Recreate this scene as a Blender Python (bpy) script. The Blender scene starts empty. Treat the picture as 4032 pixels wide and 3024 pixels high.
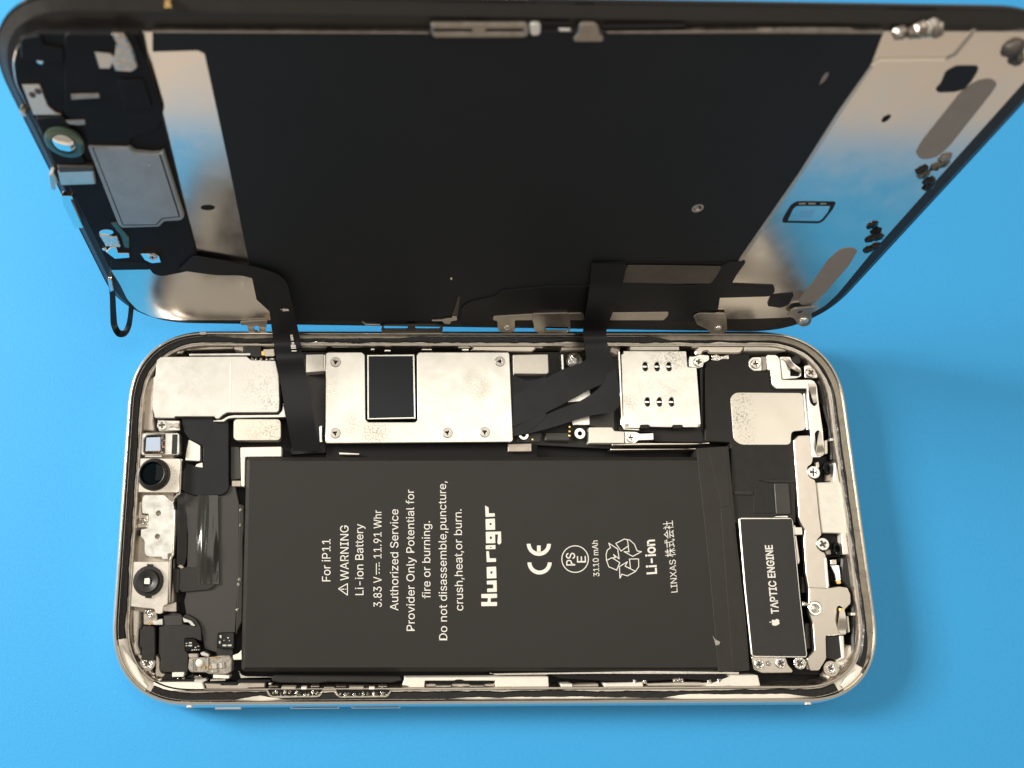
import bpy, bmesh, math, random
from mathutils import Vector, Matrix, Euler
from mathutils.geometry import tessellate_polygon
random.seed(7)
C = bpy.context.scene.collection
SC = bpy.context.scene
MM = 0.001

# ------------------------------------------------------------------ camera
CAM = Vector((-24.99103, -14.45163, 158.77003))            # millimetres above the work mat
CROT = Euler((0.21196, -0.01111, -0.00281), 'XYZ').to_matrix()
F, PX, PY = 2949.46298, 1487.35812, 1654.75535
cd = bpy.data.cameras.new('camera')
cam = bpy.data.objects.new('camera', cd); C.objects.link(cam)
cam.location = CAM * MM
cam.rotation_euler = Euler((0.21196, -0.01111, -0.00281), 'XYZ')
cd.sensor_width = 36.0
cd.lens = F * 36.0 / 4032
cd.shift_x = (2016 - PX) / 4032
cd.shift_y = (PY - 1512) / 4032
cd.clip_start = 0.002; cd.clip_end = 20
cd.dof.use_dof = True
cd.dof.focus_distance = 0.151
cd.dof.aperture_fstop = 17
SC.camera = cam

# ------------------------------------------------------------------ world and lamps
w = bpy.data.worlds.new('World'); SC.world = w; w.use_nodes = True
nt = w.node_tree; nt.nodes.clear()
out = nt.nodes.new('ShaderNodeOutputWorld'); bg = nt.nodes.new('ShaderNodeBackground')
tc = nt.nodes.new('ShaderNodeTexCoord'); sep = nt.nodes.new('ShaderNodeSeparateXYZ')
rmp = nt.nodes.new('ShaderNodeValToRGB'); mp = nt.nodes.new('ShaderNodeMapRange')
nt.links.new(tc.outputs['Generated'], sep.inputs[0]); nt.links.new(sep.outputs['Z'], mp.inputs['Value'])
mp.inputs['From Min'].default_value = -1; mp.inputs['From Max'].default_value = 1
nt.links.new(mp.outputs[0], rmp.inputs[0]); nt.links.new(rmp.outputs[0], bg.inputs[0])
e = rmp.color_ramp.elements
e[0].position = 0.0; e[0].color = (0.52, 0.42, 0.32, 1)
e[1].position = 1.0; e[1].color = (0.72, 0.67, 0.58, 1)
bg.inputs[1].default_value = 0.54
nt.links.new(bg.outputs[0], out.inputs[0])

def area(name, loc, target, size, power, col, sy=None):
    l = bpy.data.lights.new(name, 'AREA'); l.energy = power; l.color = col; l.size = size
    if sy: l.shape = 'RECTANGLE'; l.size_y = sy
    o = bpy.data.objects.new(name, l); C.objects.link(o); o.location = loc
    o.rotation_euler = (Vector(target) - Vector(loc)).to_track_quat('-Z', 'Y').to_euler()
    return o
area('ceiling_lamp', (0.22, 0.20, 0.85), (0.22, 0.20, 0), 0.85, 2.7, (1, 0.95, 0.85), 0.60)
area('side_lamp', (-0.66, 0.20, 0.36), (0, 0, 0), 0.20, 8.5, (1, 0.97, 0.90))

SC.view_settings.view_transform = 'Standard'
SC.view_settings.look = 'None'
SC.view_settings.exposure = 0.13
SC.view_settings.gamma = 1.0
SC.view_settings.use_curve_mapping = False

# ------------------------------------------------------------------ surveying helpers
def ray(x, y):
    return CROT @ Vector(((x - PX) / F, -(y - PY) / F, -1.0))
def P(x, y, z):                                   # point of the phone body at height z (mm)
    d = ray(x, y); return CAM + d * ((z - CAM.z) / d.z)
PAN_O = Vector((-3.55239, 38.71204, 6.13446))
PAN_E = Euler((1.30319, -0.00591, -0.01664), 'XYZ'); PAN_R = PAN_E.to_matrix()
PAN_I = PAN_R.transposed()
def Q(x, y, h):                                   # point of the upright screen, h mm off its glass
    d = PAN_I @ ray(x, y); o = PAN_I @ (CAM - PAN_O); return o + d * ((h - o.z) / d.z)
def crop(ox, oy, s):
    return lambda pts: [(ox + a / s, oy + b / s) for a, b in pts]
cA = crop(450, 1250, 2.765); cB = crop(450, 1650, 3.687); cC = crop(430, 2000, 3.687); cD = crop(430, 2350, 3.687)
cE = crop(1100, 1250, 2.212); cF = crop(1900, 1250, 2.212); cG = crop(2700, 1250, 2.765); cH = crop(2750, 1800, 2.949)
cI = crop(2750, 2250, 2.949); cJ = crop(1000, 2550, 2.765); cK = crop(1500, 2550, 2.765); cL = crop(2200, 2550, 2.765)
cM = crop(400, 2350, 2.765)
cT = crop(1200, 1850, 2.765); cU = crop(1900, 1950, 2.458)
c1 = crop(0, 0, 2.212); c3 = crop(1700, 0, 2.212); c4 = crop(2700, 0, 1.659); c5 = crop(100, 500, 2.212)
c6 = crop(900, 900, 2.212); c7 = crop(1700, 900, 2.212); c8 = crop(2400, 800, 2.212)
c0 = lambda pts: pts

# ------------------------------------------------------------------ materials
def mat(name, col, rough=0.5, metal=0.0, spec=0.5, rn=0.0, cn=0.0, scale=400, bump=0.0, bscale=3000, coat=0.0):
    m = bpy.data.materials.new(name); m.use_nodes = True
    n = m.node_tree; b = n.nodes['Principled BSDF']
    b.inputs['Base Color'].default_value = (*col, 1); b.inputs['Roughness'].default_value = rough
    b.inputs['Metallic'].default_value = metal; b.inputs['Specular IOR Level'].default_value = spec
    b.inputs['Coat Weight'].default_value = coat
    t = n.nodes.new('ShaderNodeTexCoord')
    if rn or cn:
        ns = n.nodes.new('ShaderNodeTexNoise'); ns.inputs['Scale'].default_value = scale
        ns.inputs['Detail'].default_value = 6; ns.inputs['Roughness'].default_value = 0.65
        n.links.new(t.outputs['Object'], ns.inputs['Vector'])
        if rn:
            r = n.nodes.new('ShaderNodeMapRange'); n.links.new(ns.outputs['Fac'], r.inputs['Value'])
            r.inputs['From Min'].default_value = 0.3; r.inputs['From Max'].default_value = 0.7
            r.inputs['To Min'].default_value = max(0.02, rough - rn); r.inputs['To Max'].default_value = rough + rn
            n.links.new(r.outputs[0], b.inputs['Roughness'])
        if cn:
            r = n.nodes.new('ShaderNodeValToRGB'); n.links.new(ns.outputs['Fac'], r.inputs[0])
            r.color_ramp.elements[0].position = 0.3; r.color_ramp.elements[1].position = 0.7
            r.color_ramp.elements[0].color = (*[c * (1 - cn) for c in col], 1)
            r.color_ramp.elements[1].color = (*[min(1, c * (1 + cn)) for c in col], 1)
            n.links.new(r.outputs[0], b.inputs['Base Color'])
    if bump:
        nb = n.nodes.new('ShaderNodeTexNoise'); nb.inputs['Scale'].default_value = bscale; nb.inputs['Detail'].default_value = 3
        n.links.new(t.outputs['Object'], nb.inputs['Vector'])
        bp = n.nodes.new('ShaderNodeBump'); bp.inputs['Strength'].default_value = bump; bp.inputs['Distance'].default_value = 0.0002
        n.links.new(nb.outputs['Fac'], bp.inputs['Height']); n.links.new(bp.outputs[0], b.inputs['Normal'])
    return m

def speckled(name, col, dirt, spots, rough, metal=1.0, scale=2500, thr=0.56):
    """metal with specks of dirt gathered round a few places (x, y, radius, amount in mm)"""
    m = mat(name, col, rough, metal, rn=0.06, scale=300)
    n = m.node_tree; b = n.nodes['Principled BSDF']; t = n.nodes.new('ShaderNodeTexCoord')
    ns = n.nodes.new('ShaderNodeTexNoise'); ns.inputs['Scale'].default_value = scale; ns.inputs['Detail'].default_value = 5
    n.links.new(t.outputs['Object'], ns.inputs['Vector'])
    tot = None
    for c, x, y, r, amt in spots:
        x, y = P(*c([(x, y)])[0], 6.2)[:2]
        d = n.nodes.new('ShaderNodeVectorMath'); d.operation = 'DISTANCE'
        n.links.new(t.outputs['Object'], d.inputs[0]); d.inputs[1].default_value = (x * MM, y * MM, 0.006)
        g = n.nodes.new('ShaderNodeMapRange'); g.inputs['From Min'].default_value = 0; g.inputs['From Max'].default_value = r * MM
        g.inputs['To Min'].default_value = amt; g.inputs['To Max'].default_value = 0
        n.links.new(d.outputs['Value'], g.inputs['Value'])
        if tot is None: tot = g.outputs[0]
        else:
            a = n.nodes.new('ShaderNodeMath'); a.operation = 'MAXIMUM'; n.links.new(tot, a.inputs[0]); n.links.new(g.outputs[0], a.inputs[1]); tot = a.outputs[0]
    s = n.nodes.new('ShaderNodeMapRange'); s.inputs['From Min'].default_value = thr - 0.06; s.inputs['From Max'].default_value = thr + 0.10
    n.links.new(ns.outputs['Fac'], s.inputs['Value'])
    mu = n.nodes.new('ShaderNodeMath'); mu.operation = 'MULTIPLY'; n.links.new(s.outputs[0], mu.inputs[0]); n.links.new(tot, mu.inputs[1])
    mx = n.nodes.new('ShaderNodeMix'); mx.data_type = 'RGBA'
    mx.inputs['A'].default_value = (*col, 1); mx.inputs['B'].default_value = (*dirt, 1)
    n.links.new(mu.outputs[0], mx.inputs['Factor']); n.links.new(mx.outputs['Result'], b.inputs['Base Color'])
    mt = n.nodes.new('ShaderNodeMath'); mt.operation = 'SUBTRACT'; mt.inputs[0].default_value = metal; n.links.new(mu.outputs[0], mt.inputs[1])
    n.links.new(mt.outputs[0], b.inputs['Metallic'])
    return m

M = {}
M['mat'] = mat('blue_silicone', (0.042, 0.335, 0.69), 0.62, spec=0.28, cn=0.035, scale=1400, bump=0.2, bscale=2200)
M['table'] = mat('tan_table', (0.60, 0.53, 0.46), 0.45, cn=0.10, scale=12)
M['alu'] = mat('brushed_aluminium', (0.50, 0.45, 0.39), 0.34, 1.0, rn=0.10, scale=900)
M['rim'] = mat('polished_aluminium', (0.92, 0.88, 0.80), 0.16, 1.0, rn=0.05, scale=900)
M['side'] = mat('anodised_aluminium', (0.80, 0.79, 0.76), 0.34, 1.0)
M['silver'] = mat('nickel_silver', (0.84, 0.82, 0.77), 0.36, 1.0, rn=0.08, cn=0.05, scale=500, bump=0.05, bscale=1500)
M['cream'] = mat('cream_label', (0.84, 0.79, 0.70), 0.50, 0.35, cn=0.06, scale=600)
M['beige'] = mat('beige_plastic', (0.46, 0.40, 0.34), 0.45, 0.5, cn=0.12, scale=500)
M['tan'] = mat('tan_steel', (0.62, 0.56, 0.49), 0.33, 1.0, rn=0.06, cn=0.06, scale=600)
M['black'] = mat('black_plastic', (0.016, 0.014, 0.013), 0.42, spec=0.42, rn=0.06, scale=700)
M['matte'] = mat('matte_black', (0.020, 0.018, 0.016), 0.62, spec=0.35, cn=0.15, scale=500)
M['dark'] = mat('dark_cavity', (0.007, 0.006, 0.006), 0.6, spec=0.25)
M['gasket'] = mat('black_adhesive', (0.007, 0.006, 0.0055), 0.38, spec=0.30, rn=0.18, cn=0.4, scale=1500, bump=0.25, bscale=1600)
M['battery'] = mat('battery_wrap', (0.022, 0.0192, 0.0168), 0.48, spec=0.30, rn=0.05, cn=0.06, scale=250, bump=0.10, bscale=250)
M['tape'] = mat('battery_tape', (0.030, 0.026, 0.023), 0.52, spec=0.28, cn=0.10, scale=300, bump=0.15, bscale=200)
M['greyflex'] = mat('grey_flex', (0.038, 0.034, 0.030), 0.45, spec=0.45, rn=0.08, scale=200)
M['flex'] = mat('black_flex', (0.008, 0.0085, 0.0095), 0.42, spec=0.30, rn=0.06, scale=200)
M['film'] = mat('graphite_film', (0.0105, 0.0125, 0.0155), 0.58, spec=0.30, rn=0.10, cn=0.12, scale=45)
M['steel'] = mat('satin_steel', (0.80, 0.74, 0.68), 0.20, 1.0, rn=0.05, cn=0.04, scale=220)
M['mirror'] = mat('bright_steel', (0.92, 0.90, 0.86), 0.08, 1.0)
M['glass'] = mat('black_glass', (0.004, 0.004, 0.005), 0.12, spec=0.5)
M['lens'] = mat('lens_glass', (0.001, 0.003, 0.005), 0.05, spec=0.12)
M['white'] = mat('white_ink', (0.80, 0.77, 0.70), 0.6, spec=0.2)
M['yellow'] = mat('flash_phosphor', (0.88, 0.86, 0.72), 0.4, spec=0.5, cn=0.2, scale=3000)
M['copper'] = mat('copper_trace', (0.72, 0.40, 0.28), 0.35, 0.8, cn=0.2, scale=2500)
M['gold'] = mat('gold_contact', (0.90, 0.62, 0.25), 0.28, 1.0)
M['blueglass'] = mat('pale_sensor_glass', (0.42, 0.50, 0.62), 0.25, spec=0.6)
M['speaker'] = mat('grey_mesh_cap', (0.36, 0.36, 0.36), 0.42, 0.4, cn=0.10, scale=250)
M['greenlens'] = mat('greenish_glass', (0.08, 0.125, 0.095), 0.12, 0.35, spec=0.8)
M['glue'] = mat('clear_glue', (0.30, 0.27, 0.23), 0.10, spec=0.7, cn=0.5, scale=1600, bump=0.8, bscale=1200)
M['adhesive'] = mat('grey_adhesive', (0.30, 0.265, 0.235), 0.60, spec=0.3, cn=0.05)
M['engine'] = mat('engine_label', (0.030, 0.027, 0.025), 0.55, spec=0.35, cn=0.06)
M['solder'] = mat('solder', (0.80, 0.77, 0.72), 0.15, 1.0, bump=1.0, bscale=2600)
M['clip'] = mat('dull_brown_steel', (0.34, 0.30, 0.26), 0.34, 1.0, rn=0.08, cn=0.2, scale=700)
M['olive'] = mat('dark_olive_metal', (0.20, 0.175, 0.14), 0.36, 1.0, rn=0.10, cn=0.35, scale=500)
M['foil'] = mat('crumpled_foil', (0.50, 0.45, 0.40), 0.22, 1.0, bump=1.0, bscale=1100)
M['sensor'] = mat('sensor_black', (0.010, 0.010, 0.011), 0.55, spec=0.16, cn=0.2, scale=300)
M['screw'] = mat('grey_screw_metal', (0.56, 0.52, 0.47), 0.42, 1.0, rn=0.08, scale=1500)
M['recess'] = mat('dark_recess', (0.10, 0.085, 0.075), 0.5, 0.6)

# ------------------------------------------------------------------ mesh helpers
def area2(p): return sum(p[i][0] * p[(i + 1) % len(p)][1] - p[(i + 1) % len(p)][0] * p[i][1] for i in range(len(p)))
def clean(p):
    q = []
    for a in p:
        if not q or (Vector(a) - Vector(q[-1])).length > 1e-4: q.append((a[0], a[1]))
    if len(q) > 1 and (Vector(q[0]) - Vector(q[-1])).length < 1e-4: q.pop()
    return q
def rounded(p, r, k=4):
    if r <= 0: return clean(p)
    o = []; n = len(p)
    for i in range(n):
        a, b, c = Vector(p[i - 1][:2]), Vector(p[i][:2]), Vector(p[(i + 1) % n][:2])
        u, v = a - b, c - b
        if u.length < 1e-6 or v.length < 1e-6: continue
        d = min(r, u.length * .45, v.length * .45)
        s, t = b + u.normalized() * d, b + v.normalized() * d
        for j in range(k + 1):
            f = j / k
            q = s * (1 - f) ** 2 + b * 2 * f * (1 - f) + t * f * f
            o.append((q.x, q.y))
    return clean(o)
def inset(p, d):                                  # p counter-clockwise; moves the outline inward by d
    n = len(p); o = []
    for i in range(n):
        a, b, c = Vector(p[i - 1]), Vector(p[i]), Vector(p[(i + 1) % n])
        u, v = (b - a).normalized(), (c - b).normalized()
        n1, n2 = Vector((-u.y, u.x)), Vector((-v.y, v.x))
        m = n1 + n2
        m = n1 if m.length < 1e-4 else m / max(0.35, m.length_squared / 2) if False else (m.normalized() / max(0.5, m.normalized().dot(n1)))
        q = b + m * d; o.append((q.x, q.y))
    return o

class MB:
    def __init__(s): s.v = []; s.f = []; s.m = []; s.sm = []
    def add(s, vs, fs, mi=0, smooth=False):
        k = len(s.v); s.v += [tuple(a) for a in vs]
        for f in fs: s.f.append([k + i for i in f]); s.m.append(mi); s.sm.append(smooth)
    def slab(s, outer, z0, z1, bev=0.06, holes=(), mi=0, r=0.0):
        outer = rounded(outer, r)
        if area2(outer) < 0: outer = outer[::-1]
        hs = []
        for h in holes:
            h = clean(h)
            if area2(h) > 0: h = h[::-1]
            hs.append(h)
        bev = min(bev, abs(z1 - z0) * .45)
        top = [inset(p, bev) for p in [outer] + hs] if bev > 0 else [outer] + hs
        loops = [outer] + hs
        flat = [a for p in top for a in p]
        tri = tessellate_polygon([[Vector((a, b, 0)) for a, b in p] for p in top])
        def ccw(t):
            a, b, c = (flat[i] for i in t)
            return t if (b[0]-a[0])*(c[1]-a[1])-(b[1]-a[1])*(c[0]-a[0]) > 0 else t[::-1]
        tri = [ccw(tuple(t)) for t in tri]
        s.add([(a, b, z1) for a, b in flat], tri, mi)
        for p, q in zip(loops, top):
            n = len(p); vs = [(a, b, z0) for a, b in p] + [(a, b, z1 - bev) for a, b in p] + [(a, b, z1) for a, b in q]
            fs = []
            for i in range(n):
                j = (i + 1) % n
                fs.append((i, j, n + j, n + i))
                if bev > 0: fs.append((n + i, n + j, 2 * n + j, 2 * n + i))
            s.add(vs, fs, mi)
        lf = [a for p in loops for a in p]
        s.add([(a, b, z0) for a, b in lf], [t[::-1] for t in tri], mi)
        return s
    def lathe(s, c, prof, n=40, mi=0, top=None, smooth=True, cap=True):
        # prof: (radius, z) from bottom to top; top = centre of the upper end (a leaning axis is not used)
        vs = []; fs = []
        for r, z in prof:
            for i in range(n):
                a = 2 * math.pi * i / n; vs.append((c[0] + r * math.cos(a), c[1] + r * math.sin(a), z))
        for k in range(len(prof) - 1):
            for i in range(n):
                j = (i + 1) % n; fs.append((k * n + i, k * n + j, (k + 1) * n + j, (k + 1) * n + i))
        s.add(vs, fs, mi, smooth)
        if cap:
            k = (len(prof) - 1) * n; s.add([vs[k + i] for i in range(n)], [tuple(range(n))], mi)
        return s
    def strip(s, L, R, th=0.12, mi=0, k=6):
        def cr(p):
            o = []
            for i in range(len(p) - 1):
                a, b, c, d = p[max(i - 1, 0)], p[i], p[i + 1], p[min(i + 2, len(p) - 1)]
                for j in range(k):
                    t = j / k
                    o.append(0.5 * ((2 * b) + (c - a) * t + (2 * a - 5 * b + 4 * c - d) * t * t + (3 * b - a - 3 * c + d) * t ** 3))
            o.append(p[-1].copy()); return o
        L, R = cr([Vector(a) for a in L]), cr([Vector(a) for a in R]); n = len(L)
        vs = []; fs = []
        for i in range(n):
            t = (L[min(i + 1, n - 1)] + R[min(i + 1, n - 1)]) - (L[max(i - 1, 0)] + R[max(i - 1, 0)])
            nr = (R[i] - L[i]).cross(t).normalized() * th * .5
            vs += [L[i] + nr, R[i] + nr, R[i] - nr, L[i] - nr]
        for i in range(n - 1):
            for e in range(4):
                g = (e + 1) % 4; fs.append((4 * i + e, 4 * i + g, 4 * i + 4 + g, 4 * i + 4 + e))
        fs.append((3, 2, 1, 0)); q = 4 * (n - 1); fs.append((q, q + 1, q + 2, q + 3))
        s.add(vs, fs, mi, True); return s
    def stroke(s, pts, wd, z0, z1, mi=0, close=False):
        pts = [Vector(a[:2]) for a in pts]
        if close: pts.append(pts[0])
        for a, b in zip(pts, pts[1:]):
            u = (b - a)
            if u.length < 1e-6: continue
            u.normalize(); nn = Vector((-u.y, u.x)) * wd / 2; a2, b2 = a - u * wd * .3, b + u * wd * .3
            q = [a2 - nn, b2 - nn, b2 + nn, a2 + nn]
            s.slab([(c.x, c.y) for c in q], z0, z1, 0, mi=mi); z1 += 0.0006
        return s
    def build(s, name, ms, parent=None, label=None):
        me = bpy.data.meshes.new(name); me.from_pydata([(a * MM, b * MM, c * MM) for a, b, c in s.v], [], s.f)
        for m in (ms if isinstance(ms, (list, tuple)) else [ms]): me.materials.append(M[m] if isinstance(m, str) else m)
        bm = bmesh.new(); bm.from_mesh(me)
        bm.faces.ensure_lookup_table()
        for f, mi, sm in zip(bm.faces, s.m, s.sm): f.material_index = mi; f.smooth = sm
        bmesh.ops.remove_doubles(bm, verts=bm.verts, dist=1e-8)
        bmesh.ops.recalc_face_normals(bm, faces=bm.faces)
        bm.to_mesh(me); bm.free()
        if any(s.sm): me.set_sharp_from_angle(angle=0.7)
        o = bpy.data.objects.new(name, me); C.objects.link(o)
        if parent: o.parent = parent
        if label: o['label'] = label
        return o

def B(c, pts, z): return [tuple(P(x, y, z)[:2]) for x, y in c(pts)]
def S(c, pts, h): return [tuple(Q(x, y, h)[:2]) for x, y in c(pts)]
def part(name, m, c, pts, z0, z1, parent, r=0.3, bev=0.07, holes=(), label=None, surf=B):
    hs = [rounded(surf(c, h, z1), hr) if hr else surf(c, h, z1) for h, hr in holes]
    return MB().slab(surf(c, pts, z1), z0, z1, bev, hs, r=r).build(name, m, parent, label)
def oval(cx, cy, rx, ry, n=20): return [(cx + rx * math.cos(2 * math.pi * i / n), cy + ry * math.sin(2 * math.pi * i / n)) for i in range(n)]
def box(a, b, c, d): return [(a, b), (c, b), (c, d), (a, d)]

try:                                              # Blender's own interface typeface; the built-in one otherwise
    import os
    SANS = bpy.data.fonts.load(os.path.join(bpy.utils.system_resource('DATAFILES'), 'fonts', 'Inter.woff2'))
except Exception:
    SANS = None
def text_geo(s, bold=0.0, face=True):
    cu = bpy.data.curves.new('lettering', 'FONT'); cu.body = s; cu.font = (SANS if face else None) or cu.font; cu.size = 1; cu.offset = bold; cu.resolution_u = 4
    o = bpy.data.objects.new('lettering', cu); C.objects.link(o)
    dg = bpy.context.evaluated_depsgraph_get(); dg.update()
    me = bpy.data.meshes.new_from_object(o.evaluated_get(dg))
    vs = [v.co.copy() for v in me.vertices]; fs = [list(p.vertices) for p in me.polygons]
    bpy.data.objects.remove(o); bpy.data.curves.remove(cu); bpy.data.meshes.remove(me)
    return vs, fs
hv, _ = text_geo('H'); CAPH = max(v.y for v in hv)
def text(mb, s, a, b, c, z, bold=0.0, put=P, face=True):
    """letters from pixel a to pixel b along the base line, c = top of a capital at the start"""
    A, Bp, Cc = put(*a, z), put(*b, z), put(*c, z)
    vs, fs = text_geo(s, bold, face)
    x0 = min(v.x for v in vs); x1 = max(v.x for v in vs)
    mb.add([A + (Bp - A) * ((v.x - x0) / (x1 - x0)) + (Cc - A) * (v.y / CAPH) for v in vs], fs)
    return mb

# ------------------------------------------------------------------ the mat
mt = MB().slab([(-330, -70), (330, -70), (330, 330), (-330, 330)], -2.0, 0.0, 0.4, r=6).build('work_mat', 'mat')
mt['kind'] = 'structure'; mt['label'] = 'smooth bright blue silicone work mat under the phone'

tt = MB().slab([(-700, -600), (700, -600), (700, 700), (-700, 700)], -22.0, -2.1, 1.0).build('tabletop', 'table')
tt['kind'] = 'structure'; tt['label'] = 'warm tan tabletop under the blue mat'

def thing(name, label, cat, loc, rot=(0, 0, 0)):
    o = bpy.data.objects.new(name, None); C.objects.link(o); o.location = loc; o.rotation_euler = rot
    o.empty_display_size = 0.01; o['label'] = label; o['category'] = cat; return o

# ================================================================== PHONE BODY
body = thing('phone_body', 'opened phone lying face up on the blue mat, black battery and silver shields showing', 'phone', (0, 0, 0))
BW, BH = 149.31 / 2, 74.38 / 2
def squircle(hw, hh, r, ex=2.35, n=22):
    """rounded rectangle with soft phone corners: list of (point, outward normal), counter-clockwise"""
    pts = []
    for sx, sy, a0 in ((1, 1, 0), (-1, 1, 1), (-1, -1, 2), (1, -1, 3)):
        for i in range(n + 1):
            t = (math.pi / 2) * i / n
            x = abs(math.cos(t)) ** (2 / ex); y = abs(math.sin(t)) ** (2 / ex)
            if sx * sy < 0: x, y = y, x
            if sx * sy < 0:
                pass
            pts.append(Vector((sx * (hw - r + r * x), sy * (hh - r + r * y))))
    q = []
    for p in pts:
        if not q or (p - q[-1]).length > 1e-5: q.append(p)
    n = len(q); o = []
    for i in range(n):
        t = (q[(i + 1) % n] - q[i - 1]).normalized(); o.append((q[i], Vector((t.y, -t.x))))
    return o
RIM = squircle(BW, BH, 16)
def sweep(path, prof, name, m, parent, label=None, closed=False):
    mb = MB(); n = len(path); k = len(prof); vs = []; fs = []
    for d, z in prof:
        for p, nn in path: q = p + nn * d; vs.append((q.x, q.y, z))
    for a in range(k - (0 if closed else 1)):
        b = (a + 1) % k
        for i in range(n):
            j = (i + 1) % n; fs.append((a * n + i, a * n + j, b * n + j, b * n + i))
    mb.add(vs, fs, 0, True)
    o = mb.build(name, m, parent, label)
    return o
RZ = 7.4
fr = sweep(RIM, [(-3.4, 2.2), (-3.4, .05), (-.6, .05), (.2, .35), (.9, .9), (1.3, 1.9), (1.38, 2.9), (1.18, 4.3), (.84, 5.7), (.42, 6.85), (.14, 7.26), (0.0, 7.36)], 'side_band', 'side', body)
sweep(RIM, [(0.0, 7.36), (-.06, 7.41), (-.30, 7.41), (-.38, 7.34), (-.42, 6.9)], 'polished_rim', 'rim', body)
sweep(RIM, [(-.42, 6.95), (-.50, 6.55), (-1.5, 6.30), (-2.15, 6.30), (-2.3, 6.45), (-2.6, 6.45), (-2.75, 6.2), (-3.05, 4.6), (-3.1, 2.0)], 'inner_ledge', 'alu', body)
MB().slab([tuple((p + nn * -2.9)) for p, nn in RIM], 1.6, 2.4, 0).build('back_floor', 'dark', body)

exec_parts = []
def bp(name, m, c, pts, z1, z0=None, r=0.3, bev=0.07, holes=(), label=None, parent=None):
    return part(name, m, c, pts, 2.4 if z0 is None else z0, z1, parent or body, r, bev, holes, label)
def local_to(o, parent):
    o.parent = parent; return o

# ---- screws: one of each kind, then copies
def screw_mesh(r, cross, h=0.35, tri=False):
    mb = MB()
    if tri: hole = [(math.cos(a) * r * q, math.sin(a) * r * q) for a, q in [(math.pi / 6 * i, .50 if i % 4 == 0 else .20 if i % 4 == 2 else .30) for i in range(12)]][::1]
    else:
        w_, l_ = r * .14, r * .56
        hole = [(w_, w_), (w_, l_), (-w_, l_), (-w_, w_), (-l_, w_), (-l_, -w_), (-w_, -w_), (-w_, -l_), (w_, -l_), (w_, -w_), (l_, -w_), (l_, w_)]
    outer = [(r * math.cos(2 * math.pi * i / 32), r * math.sin(2 * math.pi * i / 32)) for i in range(32)]
    mb.slab(outer, 0, h, 0.10, [hole], 0)
    mb.slab([(r * .62 * math.cos(2 * math.pi * i / 12), r * .62 * math.sin(2 * math.pi * i / 12)) for i in range(12)], 0.01, h * .25, 0, mi=1)  # recess floor coloured dark to stand in for the shade inside the hole
    return mb
SCREW = {}
def screw(x, y, z, r=1.05, parent=None, m='silver', tri=False, c=None, rot=None):
    if c: x, y = c([(x, y)])[0]
    p = P(x, y, z + .3); key = (round(r, 2), m, tri)
    if key not in SCREW:
        o = screw_mesh(r, 1, tri=tri).build('screw', [m, 'recess' if not tri else 'dark'], parent or body); SCREW[key] = o
    else:
        o = SCREW[key].copy(); C.objects.link(o); o.parent = parent or body
    o.location = (p.x * MM, p.y * MM, z * MM); o.rotation_euler = (0, 0, random.uniform(0, 1.5) if rot is None else rot)
    return o
def ring(x, y, z, r0, r1, h, m, name, c=None, parent=None):
    if c: x, y = c([(x, y)])[0]
    p = P(x, y, z + h)
    return MB().lathe((p.x, p.y), [(r1, z), (r1, z + h * .8), (r1 - .06, z + h), (r0 + .06, z + h), (r0, z + h * .8), (r0, z)], 32, cap=False).build(name, m, parent or body)
def dome(x, y, z, r, h, m, name, c=None, parent=None, lump=0.0):
    if c: x, y = c([(x, y)])[0]
    p = P(x, y, z + h * .5); mb = MB().lathe((p.x, p.y), [(r, z), (r * .97, z + h * .35), (r * .8, z + h * .7), (r * .5, z + h * .93), (r * .15, z + h)], 20)
    if lump: mb.v = [(a + random.uniform(-lump, lump) * r, b + random.uniform(-lump, lump) * r, c_ + random.uniform(-lump, lump) * h) for a, b, c_ in mb.v]
    return mb.build(name, m, parent or body)

# ---- battery
BZ = 6.0
bq = [P(*a, BZ) for a in ((968, 1799), (2760, 1797), (2862, 2646), (947, 2646))]
bat = MB().slab([(a.x, a.y) for a in bq], 2.6, BZ, 0.85, r=0.9).build('battery', 'battery', body, 'large flat black battery pack printed with white warning text')
for o_ in (bat,): pass
TZ = BZ + 0.015
mb = MB()
text(mb, 'For iP11', (1301, 2289), (1301, 2123), (1268, 2289), TZ)
text(mb, 'WARNING', (1373, 2286), (1372, 2069), (1340, 2286), TZ)
text(mb, 'Li-ion Battery', (1431, 2343), (1430, 2063), (1399, 2343), TZ)
text(mb, '3.83 V', (1503, 2390), (1502, 2271), (1471, 2390), TZ)
text(mb, '11.91 Whr', (1502, 2198), (1502, 2009), (1471, 2198), TZ)
text(mb, 'Authorized Service', (1568, 2404), (1568, 2005), (1536, 2404), TZ)
text(mb, 'Provider Only Potential for', (1633, 2484), (1630, 1928), (1601, 2484), TZ)
text(mb, 'fire or burning.', (1695, 2356), (1693, 2052), (1663, 2356), TZ)
text(mb, 'Do not disassemble,puncture,', (1761, 2521), (1756, 1895), (1729, 2521), TZ)
text(mb, 'crush,heat,or burn.', (1824, 2404), (1817, 2005), (1792, 2404), TZ)
mb.stroke([P(x, y, TZ) for x, y in ((1333, 2318), (1368, 2343), (1368, 2298))], .17, BZ + .004, TZ, close=True)
mb.stroke([P(1344, 2320, TZ), P(1355, 2320, TZ)], .17, BZ + .004, TZ); mb.stroke([P(1360, 2320, TZ), P(1362, 2320, TZ)], .17, BZ + .004, TZ)
mb.stroke([P(1482, 2262, TZ), P(1482, 2219, TZ)], .16, BZ + .004, TZ)
for yy in (2258, 2244, 2230, 2220): mb.stroke([P(1493, yy, TZ), P(1493, yy - 5, TZ)], .16, BZ + .004, TZ)
mb.build('warning_text', 'white', bat)
mb = MB()
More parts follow.
